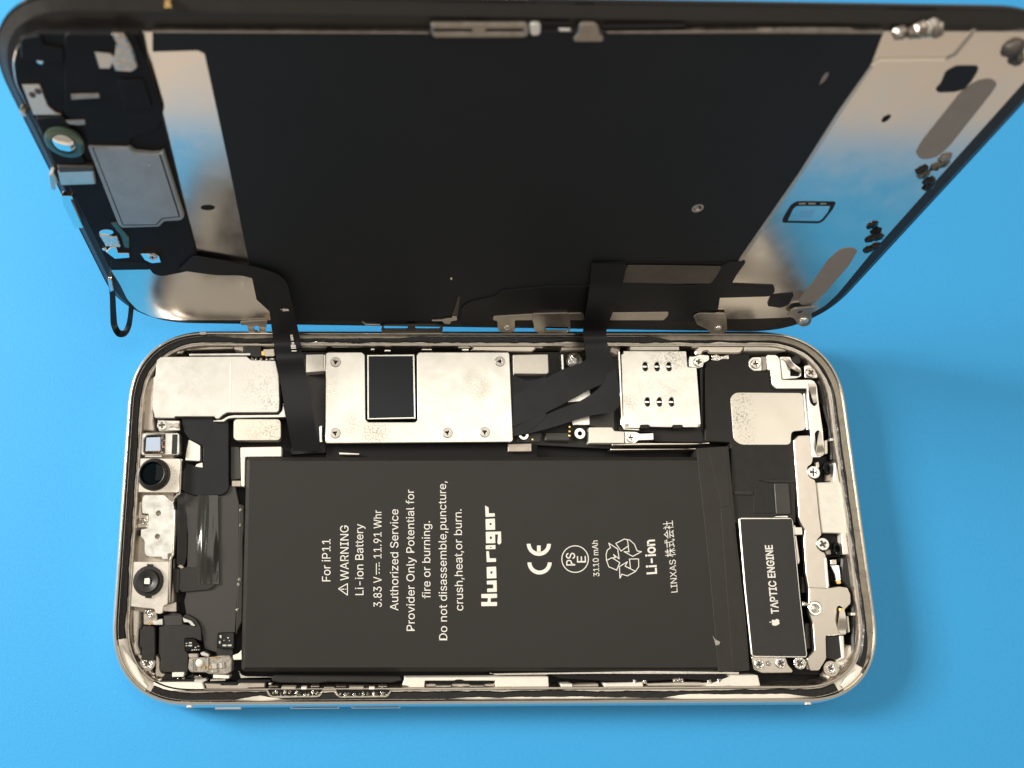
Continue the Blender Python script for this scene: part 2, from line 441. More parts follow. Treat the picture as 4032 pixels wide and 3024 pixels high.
def poly(mb, c, pts, holes=()): mb.slab(B(c, pts, TZ), BZ + .004, TZ, 0, [B(c, h, TZ) for h in holes], r=0.10)
poly(mb, cT, [(1922, 1484), (1922, 1438), (1990, 1438), (1995, 1397), (1922, 1395), (1922, 1352), (2093, 1348), (2093, 1393), (2024, 1397), (2024, 1440), (2093, 1438), (2093, 1482)])
poly(mb, cT, [(1986, 1331), (1985, 1292), (2052, 1290), (2051, 1247), (1983, 1248), (1982, 1207), (2089, 1203), (2091, 1328)])
poly(mb, cT, [(1983, 1183), (1980, 1058), (2083, 1053), (2087, 1180)], [[(2022, 1130), (2021, 1105), (2043, 1104), (2044, 1129)]])
poly(mb, cT, [(1981, 1004), (1976, 885), (2005, 885), (2012, 963), (2082, 962), (2083, 1001)])
poly(mb, cT, [(1972, 866), (1970, 822), (2076, 818), (2077, 862)], [[(2018, 850), (2017, 838), (2032, 837), (2033, 849)]])
poly(mb, cT, [(1974, 800), (1970, 675), (2136, 671), (2140, 795), (2117, 815), (2097, 797), (2104, 702), (2072, 703), (2075, 798)], [[(2015, 752), (2014, 727), (2037, 725), (2039, 751)]])
poly(mb, cT, [(1971, 655), (1968, 535), (2070, 530), (2073, 652)], [[(2013, 602), (2012, 580), (2032, 578), (2033, 600)]])
poly(mb, cT, [(1969, 513), (1963, 388), (2002, 410), (2004, 473), (2068, 472), (2070, 508)])
mb.build('brand_lettering', 'white', bat)
def arc(cx, cy, r, a0, a1, n=24): return [(cx + r * math.cos(math.radians(a0 + (a1 - a0) * i / n)), cy + r * math.sin(math.radians(a0 + (a1 - a0) * i / n))) for i in range(n + 1)]
mb = MB()
for cx, cy in ((552, 650), (545, 470)):
    poly(mb, cU, arc(cx, cy, 119, 180, 0)[::-1][::-1] and arc(cx, cy, 117, 0, 180) + arc(cx, cy, 79, 180, 0))
poly(mb, cU, [(527, 552), (527, 486), (563, 486), (563, 552)])
mb.build('conformity_mark', 'white', bat)
mb = MB(); a = arc(896, 618, 133, 0, 360, 48)[:-1]; b_ = arc(896, 618, 124, 0, 360, 48)[:-1]
mb.slab(B(cU, a, TZ), BZ + .004, TZ, 0, [B(cU, b_, TZ)])
u = lambda x, y: cU([(x, y)])[0]
text(mb, 'PS', u(896, 680), u(893, 557), u(811, 681), TZ, .006)
text(mb, 'E', u(1000, 651), u(999, 588), u(915, 652), TZ, .006)
mb.build('safety_mark', 'white', bat)
text(MB(), '3110 mAh', u(1131, 785), u(1114, 437), u(1075, 787), TZ, .006).build('capacity_text', 'white', bat)
text(MB(), 'Li-ion', u(1686, 760), u(1664, 428), u(1592, 766), TZ, .022).build('chemistry_text', 'white', bat)
mb = text(MB(), 'LINXAS', u(1888, 938), u(1868, 622), u(1826, 943), TZ)
text(mb, '株式会社', u(1862, 592), u(1836, 245), u(1806, 598), TZ, face=False).build('company_text', 'white', bat)
mb = MB()
for pl in ([(1298, 725), (1222, 692), (1200, 630), (1196, 575), (1208, 530), (1238, 508), (1222, 464), (1308, 520), (1322, 616), (1268, 574), (1286, 604), (1255, 606), (1328, 652), (1298, 725)], [(1203, 630), (1254, 604)],
           [(1340, 541), (1290, 466), (1372, 424), (1425, 434), (1470, 474), (1496, 538), (1538, 546), (1454, 592), (1370, 546), (1418, 548), (1408, 492), (1340, 541)], [(1402, 432), (1412, 494)],
           [(1422, 618), (1510, 616), (1512, 690), (1480, 738), (1402, 780), (1348, 764), (1330, 802), (1325, 690), (1402, 644), (1380, 688), (1432, 708), (1422, 618)], [(1382, 688), (1480, 736)]):
    mb.stroke(B(cU, pl, TZ), .17, BZ + .004, TZ)
mb.build('recycling_mark', 'white', bat)
# taped right end of the battery and the small tear in it
bp('battery_tape', 'tape', c0, [(2742, 1765), (2868, 1757), (2900, 2120), (2935, 2420), (2952, 2640), (2830, 2648), (2790, 2200)], 6.06, 2.6, .3, .04)
bp('battery_tape', 'tape', c0, [(2786, 1762), (2862, 1758), (2876, 1990), (2842, 1998)], 6.12, 6.0, .2, .03)
bp('battery_tape', 'tape', c0, [(2838, 2000), (2880, 1990), (2948, 2630), (2885, 2640)], 6.12, 6.0, .2, .03)
bp('torn_flake', 'glue', cI, [(170, 750), (195, 785), (255, 820), (240, 855), (205, 860), (190, 800)], 6.2, 6.0, 0, .02)

# ---- left upper shields and brackets
sh = speckled('stained_shield', (0.79, 0.765, 0.71), (0.20, 0.15, 0.10), [(cA, 1690, 930, 3.2, .75), (cA, 1600, 760, 7, .40), (cA, 770, 570, 1.8, .6), (cA, 900, 700, 12, .12)], .40, scale=3000, thr=.54)
sp = bp('board_shield', sh, cA, [(460, 445), (500, 427), (1440, 422), (1490, 462), (1755, 470), (1790, 640), (1800, 900), (1795, 1015), (1770, 1033), (1230, 1035), (1185, 1060), (1140, 1100), (1105, 1103), (1090, 1078), (660, 1078), (660, 1095), (440, 1095), (415, 990), (425, 650), (447, 635)], 6.5, 4, .25, .12, label='cream metal shield plate with a faint fold line, top left corner')
bp('fold_ridge', 'silver', cA, [(1262, 470), (1280, 470), (1270, 1025), (1252, 1025)], 6.515, 6.45, .1, .01, parent=sp)
bp('shield_lip', 'silver', cA, [(1075, 1120), (1170, 1112), (1240, 1072), (1300, 1062), (1790, 1058), (1828, 1010), (1840, 935), (1868, 1085), (1300, 1093), (1240, 1100), (1190, 1135), (1078, 1135)], 6.05, 4, .15, .08, parent=sp)
bp('antenna_bracket', 'beige', cA, [(292, 720), (322, 665), (425, 645), (413, 990), (430, 1210), (430, 1235), (272, 1225), (246, 1160), (256, 1010), (285, 985)], 5.6, 2.4, .5, .2)
bp('antenna_bracket', 'tan', cA, [(405, 440), (442, 438), (440, 630), (365, 645), (398, 540)], 5.4, 2.4, .2, .1)
bp('antenna_bracket', 'tan', cA, [(535, 332), (680, 325), (800, 345), (1180, 302), (1215, 255), (1310, 268), (1330, 300), (1290, 340), (760, 356), (740, 392), (535, 402)], 5.8, 2.4, .3, .15)
bp('shield_frame', 'silver', cA, [(815, 395), (1482, 388), (1482, 412), (815, 414)], 6.3, 4, .05, .05)
bp('board_connector', 'black', cA, [(1410, 215), (1600, 215), (1600, 430), (1505, 430), (1410, 372)], 6.2, 3, .2, .1)
bp('grey_pad', 'beige', cA, [(1320, 285), (1405, 275), (1405, 370), (1305, 345)], 5.9, 3, .1, .1)
bp('grey_pad', 'tan', cA, [(1615, 345), (1740, 338), (1748, 420), (1640, 425)], 5.9, 3, .2, .1)
bp('contact_pad', 'gold', cA, box(1600, 365, 1640, 415), 6.0, 3, .1, .05)
for x in (1500, 1545, 1600, 1655, 1700, 1735): dome(x, 452, 5.6, .35, .5, 'solder', 'solder_joint', cA, lump=.15)
dome(690, 350, 5.8, .4, .5, 'gold', 'solder_joint', cA); dome(700, 380, 5.7, .35, .4, 'solder', 'solder_joint', cA)
bp('corner_clamp', 'silver', cA, [(470, 1118), (712, 1122), (716, 1228), (485, 1236), (480, 1180)], 5.8, 2.4, .2, .1)
bp('corner_clamp', 'tan', cA, [(600, 1150), (640, 1158), (665, 1150), (705, 1150), (705, 1205), (660, 1200), (640, 1185), (600, 1200)], 6.1, 5.7, .1, .08)
screw(520, 1172, 5.85, 1.05, c=cA, rot=.1)
bp('cream_label', speckled('stained_label', (0.80, 0.74, 0.64), (0.25, 0.19, 0.13), [(cA, 1700, 1220, 5, .8), (cA, 1520, 1260, 3, .5)], .42, .85, 2800, .54), cA, [(1300, 1106), (1812, 1108), (1812, 1335), (1298, 1337)], 5.5, 3, .9, .06)
# black camera ribbon beside the cameras
bp('camera_ribbon', 'flex', cB, [(960, -60), (1420, -60), (1440, 20), (1660, 20), (1662, 830), (1670, 1000), (1630, 1070), (1560, 1105), (1180, 1115), (1060, 1080), (975, 1030), (980, 780), (1050, 640), (1290, 710), (1290, 400), (1225, 350), (1080, 290), (1005, 170), (985, 100)], 5.4, 4.9, .5, .15, label='folded black camera ribbon')
bp('ribbon_stiffener', 'cream', cB, [(1080, 292), (1215, 365), (1250, 385), (1248, 610), (1028, 600), (1050, 430)], 5.0, 3, .3, .1)
bp('ribbon_stiffener', 'cream', cB, [(1175, 690), (1195, 655), (1280, 630), (1285, 705)], 5.55, 5.1, .1, .06)
bp('battery_frame', 'cream', cB, [(1830, 410), (2430, 400), (2430, 545), (1900, 550), (1895, 980), (1845, 980), (1840, 880)], 5.2, 3, .3, .12)
bp('battery_frame', 'beige', cB, box(1705, 895, 1835, 978), 5.0, 3, .1, .06)
bp('side_pad', 'greyflex', cB, [(1690, 400), (1820, 405), (1830, 870), (1690, 890)], 4.6, 3, .3, .1)
# grey adhesive bed between cameras and battery
bed = bp('ribbon_bed', 'greyflex', cC, [(1080, -260), (1150, -260), (1500, -300), (1830, -330), (1890, -60), (1880, 980), (1830, 1850), (1720, 2080), (1560, 2100), (1380, 2050), (1350, 1840), (1250, 1620), (1120, 1560), (1085, 1350), (1120, 1240), (1060, 1180), (1060, 880), (1130, 860), (1140, 400)], 4.9, 3, .5, .15)
bp('bed_edge', 'tape', cC, [(1885, -60), (1960, -40), (1960, 300), (1945, 450), (1945, 900), (1930, 1650), (1840, 1850), (1850, 1300), (1870, 950), (1875, 500)], 5.3, 3, .3, .2)
for x, y in ((1910, 30), (1905, 245), (1890, 1040), (1880, 1110), (1862, 1480)): dome(x, y, 5.25, .32, .25, 'glue', 'glue_drop', cC, lump=.2)
A0, B0, A1, B1 = P(778, 1950, 5.4), P(858, 1950, 5.4), P(770, 2300, 5.3), P(862, 2300, 5.3)
mb = MB(); vs = []; fs = []; NU, NV = 26, 40
for jv in range(NV + 1):
    for iu in range(NU + 1):
        u_, v_ = iu / NU, jv / NV
        q = A0.lerp(B0, u_).lerp(A1.lerp(B1, u_), v_)
        q.z += (.25 + .75 * math.exp(-((v_ - .66) / .20) ** 2)) * (1 - (2 * u_ - 1) ** 2) * .95 + .05 * math.sin(u_ * 23 + 3 * v_) * min(1, v_ * 2) - .05
        vs.append(q)
for jv in range(NV):
    for iu in range(NU):
        k = jv * (NU + 1) + iu; fs.append((k, k + NU + 1, k + NU + 2, k + 1))
mb.add(vs, fs, 0, True); mb.build('glossy_loop', mat('glossy_flex', (0.018, 0.016, 0.014), .20, spec=.6, bump=.15, bscale=900), body, 'shiny curled loop of camera ribbon')
bp('glossy_loop', mat('glossy_flex_end', (0.02, 0.018, 0.016), .26, spec=.5), cC, [(1010, 880), (1100, 860), (1580, 880), (1590, 1000), (1540, 1120), (1460, 1185), (1050, 1225), (1000, 1180)], 5.35, 4.9, .9, .1)
bp('ribbon_end', 'beige', cC, [(975, 850), (1040, 815), (1090, 860), (1060, 890)], 5.3, 4.6, .4, .1)
bp('camera_divider', 'black', cC, [(975, -190), (1080, -260), (1145, 0), (1130, 700), (1090, 850), (970, 830), (980, 400)], 4.7, 3, .4, .15)
bp('ribbon_end', 'matte', cC, [(925, 880), (1020, 880), (1010, 1230), (960, 1230), (915, 1000)], 5.5, 3, .2, .1)

# ---- flash and cameras
bp('camera_floor', 'beige', cC, [(300, -1120), (940, -1100), (940, 1400), (700, 1540), (300, 1500), (300, 600), (320, -200)], 4.6, 2.4, .6, .2)
fl = bp('flash_module', 'silver', cB, [(395, 200), (950, 200), (950, 520), (380, 525)], 6.2, 4, .6, .15, holes=[([(470, 235), (740, 215), (740, 500), (450, 510), (425, 470), (430, 290)], .35)])
bp('flash_well', 'recess', cB, [(415, 210), (760, 210), (760, 515), (415, 515)], 5.1, 4.2, .1, .0, parent=fl)
bp('light_sensor', 'blueglass', cB, [(466, 268), (668, 262), (668, 462), (452, 466)], 6.0, 5, .1, .05, parent=fl)
for yy in (293, 345, 398, 450): bp('copper_coil', 'copper', cB, box(735, yy, 795, yy + 46), 5.9, 5, .12, .1, parent=fl)
for i in range(7): dome(690 + random.uniform(-20, 20), 240 + i * 40, 5.1, .32, .45, 'solder', 'solder_joint', cB, parent=fl, lump=.2)
for x in (478, 520, 565, 610, 650): dome(x, 468, 5.4, .25, .4, 'gold', 'solder_joint', cB, parent=fl, lump=.2)
for x in (500, 545, 600): dome(x, 238, 5.1, .28, .4, 'recess', 'solder_joint', cB, parent=fl, lump=.2)
bp('microphone_slot', 'matte', cB, [(842, 222), (920, 222), (908, 508), (830, 508)], 6.25, 6.0, .1, .03, parent=fl)
bp('module_foot', 'silver', cB, [(445, 525), (690, 525), (690, 552), (440, 552)], 5.8, 4, .05, .05, parent=fl)
def barrel(x, y, c, prof, name, m, par):
    x, y = c([(x, y)])[0]; p = P(x, y, prof[0][1]); return MB().lathe((p.x, p.y), prof, 64).build(name, m, par)
k1 = speckled('camera_plate_metal', (0.84, 0.78, 0.70), (0.24, 0.18, 0.13), [(cB, 870, 700, 2.2, .7), (cB, 850, 950, 2.2, .5), (cB, 380, 980, 1.5, .5), (cC, 760, 1300, 3, .3), (cC, 650, 250, 5, .22)], .38, scale=3000, thr=.54)
cm = bp('rear_camera', k1, cB, [(330, 600), (360, 566), (955, 572), (937, 1040), (910, 1068), (335, 1065), (303, 1035)], 6.3, 3, .35, .12, label='square rear camera with a wide black lens')
ln = barrel(583, 808, cB, [(3.30, 6.2), (3.33, 6.55), (3.25, 6.75), (2.95, 6.85), (2.75, 7.5), (2.64, 8.0), (2.52, 8.12), (2.42, 8.08), (2.40, 7.5)], 'lens_barrel', 'black', cm)
q = P(*cB([(583, 808)])[0], 6.2)
MB().lathe((q.x, q.y), [(2.41, 7.52), (2.0, 7.62), (1.4, 7.72), (.7, 7.78), (.2, 7.79)], 48).build('lens_glass', 'lens', ln)
rail = MB().strip([P(*cB([a])[0], 6.3) for a in ((968, 580), (962, 800), (948, 1050), (915, 1090), (858, 1160), (858, 1200))], [P(*cB([a])[0], 6.3) for a in ((985, 585), (980, 800), (966, 1070), (935, 1105), (880, 1165), (876, 1205))], .9).build('camera_rail', 'rim', body)
mp_ = bp('camera_spacer', 'silver', cC, [(90, -230), (470, -150), (490, -190), (830, -190), (835, -150), (880, -120), (925, -80), (945, 0), (945, 300), (915, 662), (850, 665), (850, 745), (765, 745), (765, 712), (600, 712), (530, 690), (510, 655), (510, 480), (455, 415), (460, 310), (570, 290), (570, 85), (480, 80)], 6.1, 4, .2, .1,
         holes=[(oval(715, 75, 34, 36), 0), (oval(700, 413, 33, 34), 0)]) if False else bp('camera_spacer', 'silver', cC, [(470, -40), (480, -150), (510, -190), (800, -190), (880, -120), (930, -90), (945, 0), (935, 300), (915, 662), (850, 665), (850, 745), (765, 745), (765, 712), (600, 712), (530, 690), (510, 655), (510, 480), (455, 415), (460, 310), (565, 290), (570, 90), (480, 80)], 6.1, 4, .2, .1,
         holes=[(oval(715, 75, 34, 36), 0), (oval(700, 413, 33, 34), 0)])
bp('camera_bracket', 'tan', cC, [(310, -130), (470, -100), (480, 90), (560, 95), (560, 290), (380, 300), (375, 60), (300, 40)], 5.3, 3, .3, .2)
for x, y in ((440, 170), (480, 165), (520, 190), (450, 205), (500, 215), (545, 175), (540, 230)): dome(x, y, 5.2, .35, .45, 'solder', 'solder_joint', cC, lump=.25)
bp('spacer_notch', 'dark', cC, [(335, 315), (460, 315), (455, 405), (380, 410)], 5.0, 4.5, .1, .05)
bp('camera_rail', 'rim', cC, [(945, 20), (962, 20), (958, 330), (935, 690), (905, 740), (885, 1370), (862, 1380), (868, 760), (890, 700), (920, 660)], 6.25, 4, .1, .12)
cm2 = bp('telephoto_camera', k1, cC, [(345, 777), (862, 770), (872, 800), (850, 1402), (790, 1422), (780, 1520), (752, 1540), (672, 1535), (650, 1470), (430, 1448), (300, 1430), (325, 800)], 6.3, 3, .35, .12, label='lower rear camera module with a tabbed black flash lens')
cm2.name = 'rear_camera'
ln2 = barrel(577, 1062, cC, [(2.96, 6.2), (2.98, 6.75), (2.88, 6.9), (2.35, 6.95), (2.25, 7.4), (2.1, 7.52), (1.2, 7.3), (.75, 7.1), (.7, 7.0)], 'lens_barrel', 'black', cm2)
bp('lens_tab', 'black', cC, box(545, 815, 632, 900), 6.75, 6.2, .1, .08, parent=ln2); bp('lens_tab', 'black', cC, box(522, 1225, 610, 1308), 6.75, 6.2, .1, .08, parent=ln2)
q = P(*cC([(577, 1062)])[0], 6.2)
MB().slab([(q.x - .55, q.y - .55), (q.x + .5, q.y - .6), (q.x + .5, q.y + .35), (q.x + .3, q.y + .6), (q.x - .55, q.y + .5)], 6.9, 7.42, .05).build('flash_element', 'yellow', ln2)
bp('bracket_stub', 'tan', cC, [(790, 1425), (870, 1395), (975, 1360), (978, 1505), (905, 1510), (795, 1500)], 5.6, 3, .15, .1)

# ---- lower left corner
bp('corner_plate', 'tan', cD, [(260, 180), (440, 200), (430, 700), (400, 760), (440, 830), (520, 850), (470, 920), (640, 1050), (620, 1120), (500, 1080), (380, 960), (345, 880), (240, 880), (230, 760), (255, 690)], 4.8, 2.4, .4, .2)
bp('corner_plate', 'cream', cD, [(340, 190), (425, 195), (420, 460), (405, 700), (450, 830), (400, 850), (320, 770), (375, 600), (345, 560)], 5.5, 2.4, .4, .25)
bp('ledge_wall', 'cream', cD, [(345, 930), (400, 870), (440, 1000), (560, 1130), (690, 1200), (760, 1190), (740, 1245), (640, 1255), (480, 1180), (380, 1050)], 5.9, 2.4, .6, .3)
bp('corner_clamp', 'tan', cD, [(497, 192), (650, 192), (695, 262), (702, 410), (497, 408)], 5.4, 2.4, .3, .12)
for i in range(9): dome(590 + random.uniform(-55, 55), 235 + random.uniform(-50, 50), 5.3, .45, .5, 'solder', 'solder_joint', cD, lump=.2)
bp('contact_pad', 'gold', cD, box(565, 370, 600, 412), 5.6, 4, .1, .05)
bp('contact_pad', 'silver', cD, [(625, 345), (700, 335), (740, 320), (778, 318), (778, 412), (640, 412)], 5.7, 3, .2, .12)
bp('black_block', 'black', cD, [(448, 472), (490, 462), (490, 418), (640, 430), (665, 452), (668, 840), (650, 930), (460, 915), (478, 745), (438, 715)], 6.0, 2.4, .25, .15)
lf = bp('charging_ribbon', 'matte', cD, [(790, 270), (930, 225), (1050, 250), (1060, 320), (1085, 400), (1250, 430), (1240, 390), (1060, 290), (1130, 245), (1260, 320), (1335, 440), (1345, 640), (1300, 640), (1230, 600), (1100, 605), (1105, 770), (1150, 830), (1142, 1100), (800, 1100), (745, 1070), (748, 900), (710, 815), (722, 432), (790, 430)], 5.5, 3, .3, .15)
bp('ribbon_fold', 'greyflex', cD, [(790, 275), (1055, 262), (1060, 415), (820, 420)], 5.62, 5.3, .3, .08)
bp('ribbon_edge', 'silver', cD, [(1062, 292), (1120, 320), (1200, 350), (1250, 412), (1240, 428), (1190, 420), (1150, 370), (1080, 372)], 5.75, 5.2, .3, .08)
bp('corner_column', 'tan', cD, [(665, 850), (700, 830), (740, 900), (742, 1050), (770, 1100), (818, 1105), (805, 1175), (660, 1165)], 5.3, 2.4, .5, .25)
ring(553, 966, 5.2, 1.05, 1.5, .5, 'tan', 'screw_boss', cD); screw(550, 962, 5.3, 1.1, m='solder', c=cD)
for x, y in ((600, 1100), (625, 1120), (585, 1085)): dome(x, y, 5.0, .4, .3, 'solder', 'solder_joint', cD, lump=.3)
ch = bp('driver_chip', 'glass', cD, [(1100, 605), (1240, 602), (1322, 700), (1325, 770), (1150, 800), (1105, 780)], 5.9, 5, .15, .12)
for x, y, w_, h_ in ((1107, 668, 28, 14), (1155, 658, 45, 20), (1107, 702, 28, 16), (1148, 695, 55, 26), (1280, 710, 26, 14), (1195, 765, 18, 18), (1225, 760, 22, 18), (1258, 760, 18, 18), (1290, 762, 18, 14), (1240, 725, 24, 20)):
    bp('chip_pin', 'silver', cD, box(x, y, x + w_, y + h_), 5.98, 5.7, .06, .03, parent=ch)
ch = bp('board_socket', 'glass', cD, [(1575, 520), (1812, 515), (1812, 755), (1560, 745)], 6.0, 4, .2, .15)
for x, y, w_, h_ in ((1645, 692, 58, 26), (1718, 692, 60, 26), (1604, 556, 26, 44), (1712, 585, 26, 20), (1660, 625, 14, 16), (1736, 628, 16, 16), (1592, 640, 24, 40)):
    bp('chip_pin', 'silver', cD, box(x, y, x + w_, y + h_), 6.08, 5.7, .06, .03, parent=ch)
bp('socket_base', 'matte', cD, [(1555, 700), (1790, 740), (1800, 860), (1560, 850)], 5.2, 4, .3, .1)
clip = bp('charging_clip', 'glue', cD, [(1160, 890), (1440, 880), (1620, 855), (1750, 855), (1782, 900), (1775, 1090), (1700, 1130), (1440, 1120), (1400, 1100), (1180, 1095), (1145, 1040)], 5.9, 3, .3, .2, label='shiny clear metal clip over the button contacts')
for x0, y0, x1, y1 in ((1200, 900, 1215, 1085), (1232, 895, 1246, 1088), (1422, 885, 1438, 1060), (1250, 1072, 1420, 1085)):
    bp('clip_rib', 'rim', cD, box(x0, y0, x1, y1), 6.15, 5.7, .05, .05, parent=clip)
for x0, y0, x1, y1, m_ in ((1490, 970, 1560, 1045, 'silver'), (1600, 960, 1640, 1035, 'silver'), (1655, 945, 1672, 1035, 'rim'), (1505, 1060, 1575, 1095, 'tan'), (1368, 995, 1392, 1050, 'gold'), (1450, 1000, 1480, 1050, 'gold'), (1480, 870, 1600, 885, 'gold')):
    bp('clip_contact', m_, cD, box(x0, y0, x1, y1), 6.12, 5.7, .08, .06, parent=clip)
dome(1310, 962, 5.85, .8, .35, 'cream', 'clip_rivet', cD, parent=clip)
bp('clip_tab', 'beige', cD, [(1150, 825), (1285, 825), (1290, 880), (1160, 890)], 5.7, 4, .2, .1, parent=clip)
bp('clip_tab', 'silver', cD, [(1320, 810), (1370, 790), (1452, 825), (1448, 880), (1330, 850)], 6.0, 4, .3, .15, parent=clip)
bp('clip_tab', 'cream', cD, [(1510, 1125), (1750, 1140), (1740, 1190), (1505, 1180)], 5.6, 3, .2, .1, parent=clip)
bp('cream_block', 'cream', cD, [(915, 1097), (1088, 1095), (1080, 1162), (912, 1165)], 5.9, 3, .15, .1)
bp('cream_block', 'cream', cD, [(1795, 850), (1880, 820), (1922, 770), (1928, 915), (1798, 918)], 5.6, 3, .2, .1)
bp('ribbon_edge_dark', 'gasket', cD, [(800, 1110), (915, 1110), (915, 1165), (1090, 1165), (1230, 1110), (1220, 1190), (780, 1205)], 5.2, 3, .2, .1)
for x in (960, 995, 1030, 1075, 1110, 1160): dome(x, 1195, 5.2, .38, .5, 'solder' if x % 2 else 'glass', 'solder_joint', cD, lump=.2)
for x in (1250, 1280, 1300, 1325): dome(x, 1165, 5.3, .3, .4, 'solder', 'solder_joint', cD, lump=.25)

# ---- middle board
shield = speckled('board_shield_metal', (0.82, 0.79, 0.725), (0.30, 0.21, 0.11), [(cE, 840, 985, 5.5, .85), (cE, 640, 950, 4, .6), (cE, 1720, 600, 4.5, .42), (cE, 450, 640, 4, .35), (cE, 1120, 970, 6, .30), (cE, 1500, 800, 14, .10)], .40, scale=3400, thr=.50)
bs = bp('board_shield', shield, cE, [(405, 312), (425, 303), (720, 303), (745, 328), (750, 888), (775, 912), (1185, 912), (1205, 888), (1198, 325), (1217, 303), (1995, 303), (2004, 322), (2035, 1068), (2020, 1083), (412, 1095), (400, 1080)], 6.5, 5.6, .25, .1, label='wide U shaped silver board shield with brown stains')
for x, y in ((490, 387), (1922, 382), (487, 1007), (1465, 1003), (1790, 998)):
    screw(x, y, 6.45, 1.08, parent=bs, tri=True, c=cE, m='screw')
pc = bp('processor_cover', 'film', cE, [(778, 337), (1165, 335), (1176, 868), (780, 877)], 6.05, 3, .1, .05, label='black rectangle seen in the shield notch')
fr_ = MB(); o_ = B(cE, [(764, 326), (1176, 322), (1186, 880), (766, 888)], 6.1); i_ = B(cE, [(779, 338), (1164, 336), (1175, 867), (781, 876)], 6.1)
fr_.slab(o_, 5.6, 6.1, .05, [i_]); fr_.build('cover_frame', 'gold' if False else 'silver', pc)
bp('cream_label', 'cream', cE, [(234, 325), (385, 321), (388, 465), (233, 478)], 6.2, 3, .1, .05)
bp('board_wall', 'silver', cE, [(388, 325), (401, 325), (401, 465), (390, 468)], 6.1, 3, .05, .05)
bp('board_wall', 'silver', cE, [(345, 950), (372, 940), (370, 1085), (350, 1085)], 5.8, 3, .1, .05)
bp('logic_board', 'matte', cE, [(180, 300), (405, 300), (405, 1180), (100, 1195), (150, 850)], 3.8, 2.4, .2, .1)
bp('logic_board', 'dark', cE, [(405, 1050), (2250, 1050), (2250, 1230), (405, 1230)], 4.0, 2.4, .2, .1)
bp('battery_frame', 'cream', cE, [(520, 1175), (700, 1185), (690, 1195), (525, 1192)], 5.2, 3, .05, .05)
bp('logic_board', 'matte', cF, [(240, 300), (900, 300), (1190, 300), (1220, 940), (1220, 1150), (240, 1100)], 4.2, 2.4, .2, .1)
bp('cream_label', 'cream', cF, [(264, 325), (570, 320), (577, 478), (560, 492), (278, 488), (268, 510)], 6.2, 3, .15, .12)
bp('board_wall', 'silver', cF, [(686, 322), (703, 322), (708, 450), (693, 452)], 6.1, 3, .05, .04)
bp('board_wall', 'silver', cF, [(706, 650), (720, 650), (722, 728), (710, 730)], 6.1, 3, .05, .04)
bp('board_wall', 'gold', cF, [(275, 768), (288, 768), (288, 792), (280, 792)], 6.1, 3, .02, .02)
dome(800, 375, 4.2, 2.0, 1.6, 'solder', 'round_post', cF, lump=.06)
bp('silver_shim', 'silver', cF, [(740, 560), (930, 540), (940, 720), (745, 740)], 5.0, 3, .1, .05)
bp('silver_shim', 'silver', cF, [(765, 850), (932, 850), (934, 935), (785, 936)], 5.2, 3, .2, .06)
bp('flex_socket', 'greyflex', cF, [(932, 800), (1145, 800), (1150, 985), (932, 945)], 5.0, 3, .15, .1)
for x, y, r_ in ((848, 1010, 1.15), (358, 1022, 1.05)):
    po = ring(x, y, 4.4, .45, r_, 1.5, 'rim', 'threaded_post', cF)
bp('post_base', 'greyflex', cF, [(300, 1000), (520, 1005), (505, 1085), (290, 1090)], 4.4, 3, .5, .1)
bp('grey_bar', 'greyflex', cF, [(542, 995), (755, 995), (768, 1080), (545, 1075)], 5.2, 3, .4, .3)
for y in (945, 985, 1022): bp('contact_pad', 'gold', cF, box(750, y, 766, y + 14), 5.5, 4, .05, .03)
bp('contact_pad', 'gold', cF, box(427, 1055, 442, 1070), 4.7, 4, .05, .03)
bp('battery_frame', 'beige', cF, [(222, 1102), (427, 1098), (427, 1166), (225, 1168)], 5.0, 3, .1, .08)
bp('cream_block', 'cream', cF, [(930, 957), (1128, 956), (1148, 988), (1236, 995), (1236, 1094), (930, 1094)], 6.0, 3, .15, .1)
bp('corner_clamp', 'silver', cF, [(1238, 992), (1340, 995), (1370, 1010), (1490, 1006), (1492, 1066), (1360, 1070), (1330, 1098), (1240, 1094)], 5.8, 3, .2, .1)
screw(1297, 1045, 5.85, 1.0, c=cF)
bp('battery_frame', 'tan', cF, [(1128, 1104), (1390, 1092), (1980, 1094), (1860, 1106), (1128, 1114)], 5.9, 3, .1, .1)
bp('battery_frame', 'tan', cF, [(1118, 1144), (1860, 1143), (1760, 1149), (1118, 1156)], 5.6, 3, .05, .06)
bp('slot_base', 'matte', cF, [(1190, 940), (1900, 940), (1940, 1090), (1500, 1080), (1480, 1000), (1190, 1000)], 4.8, 3, .2, .1)
sim = [(1207, 320), (1226, 318), (1226, 291), (1775, 293), (1786, 430), (1866, 436), (1903, 930), (1880, 956), (1748, 956), (1742, 938), (1660, 938), (1650, 956), (1462, 952), (1445, 935), (1378, 938), (1368, 966), (1240, 962), (1225, 930)]
sl = [oval(x, y, 25, 40) for x, y in ((1418, 427), (1522, 427), (1626, 427), (1438, 735), (1543, 735), (1648, 735))]
st = bp('card_reader', speckled('card_reader_metal', (0.85, 0.82, 0.75), (0.36, 0.32, 0.27), [(cF, 1640, 335, 5, .75), (cF, 1600, 620, 9, .25), (cF, 1290, 740, 2.5, .5)], .42, scale=2600, thr=.52), cF, sim, 6.4, 5.9, .2, .1, holes=[(h, 0) for h in sl], label='silver card reader cover with six oval slots')
bp('reader_floor', 'recess', cF, [(1260, 320), (1740, 320), (1850, 440), (1880, 930), (1250, 930)], 5.2, 3, .1, .05, parent=st)
for x, y in ((1418, 427), (1522, 427), (1626, 427), (1438, 735), (1543, 735), (1648, 735)): bp('reader_contact', 'rim', cF, box(x - 26, y - 6, x + 20, y + 8), 5.8, 5.3, .03, .03, parent=st)
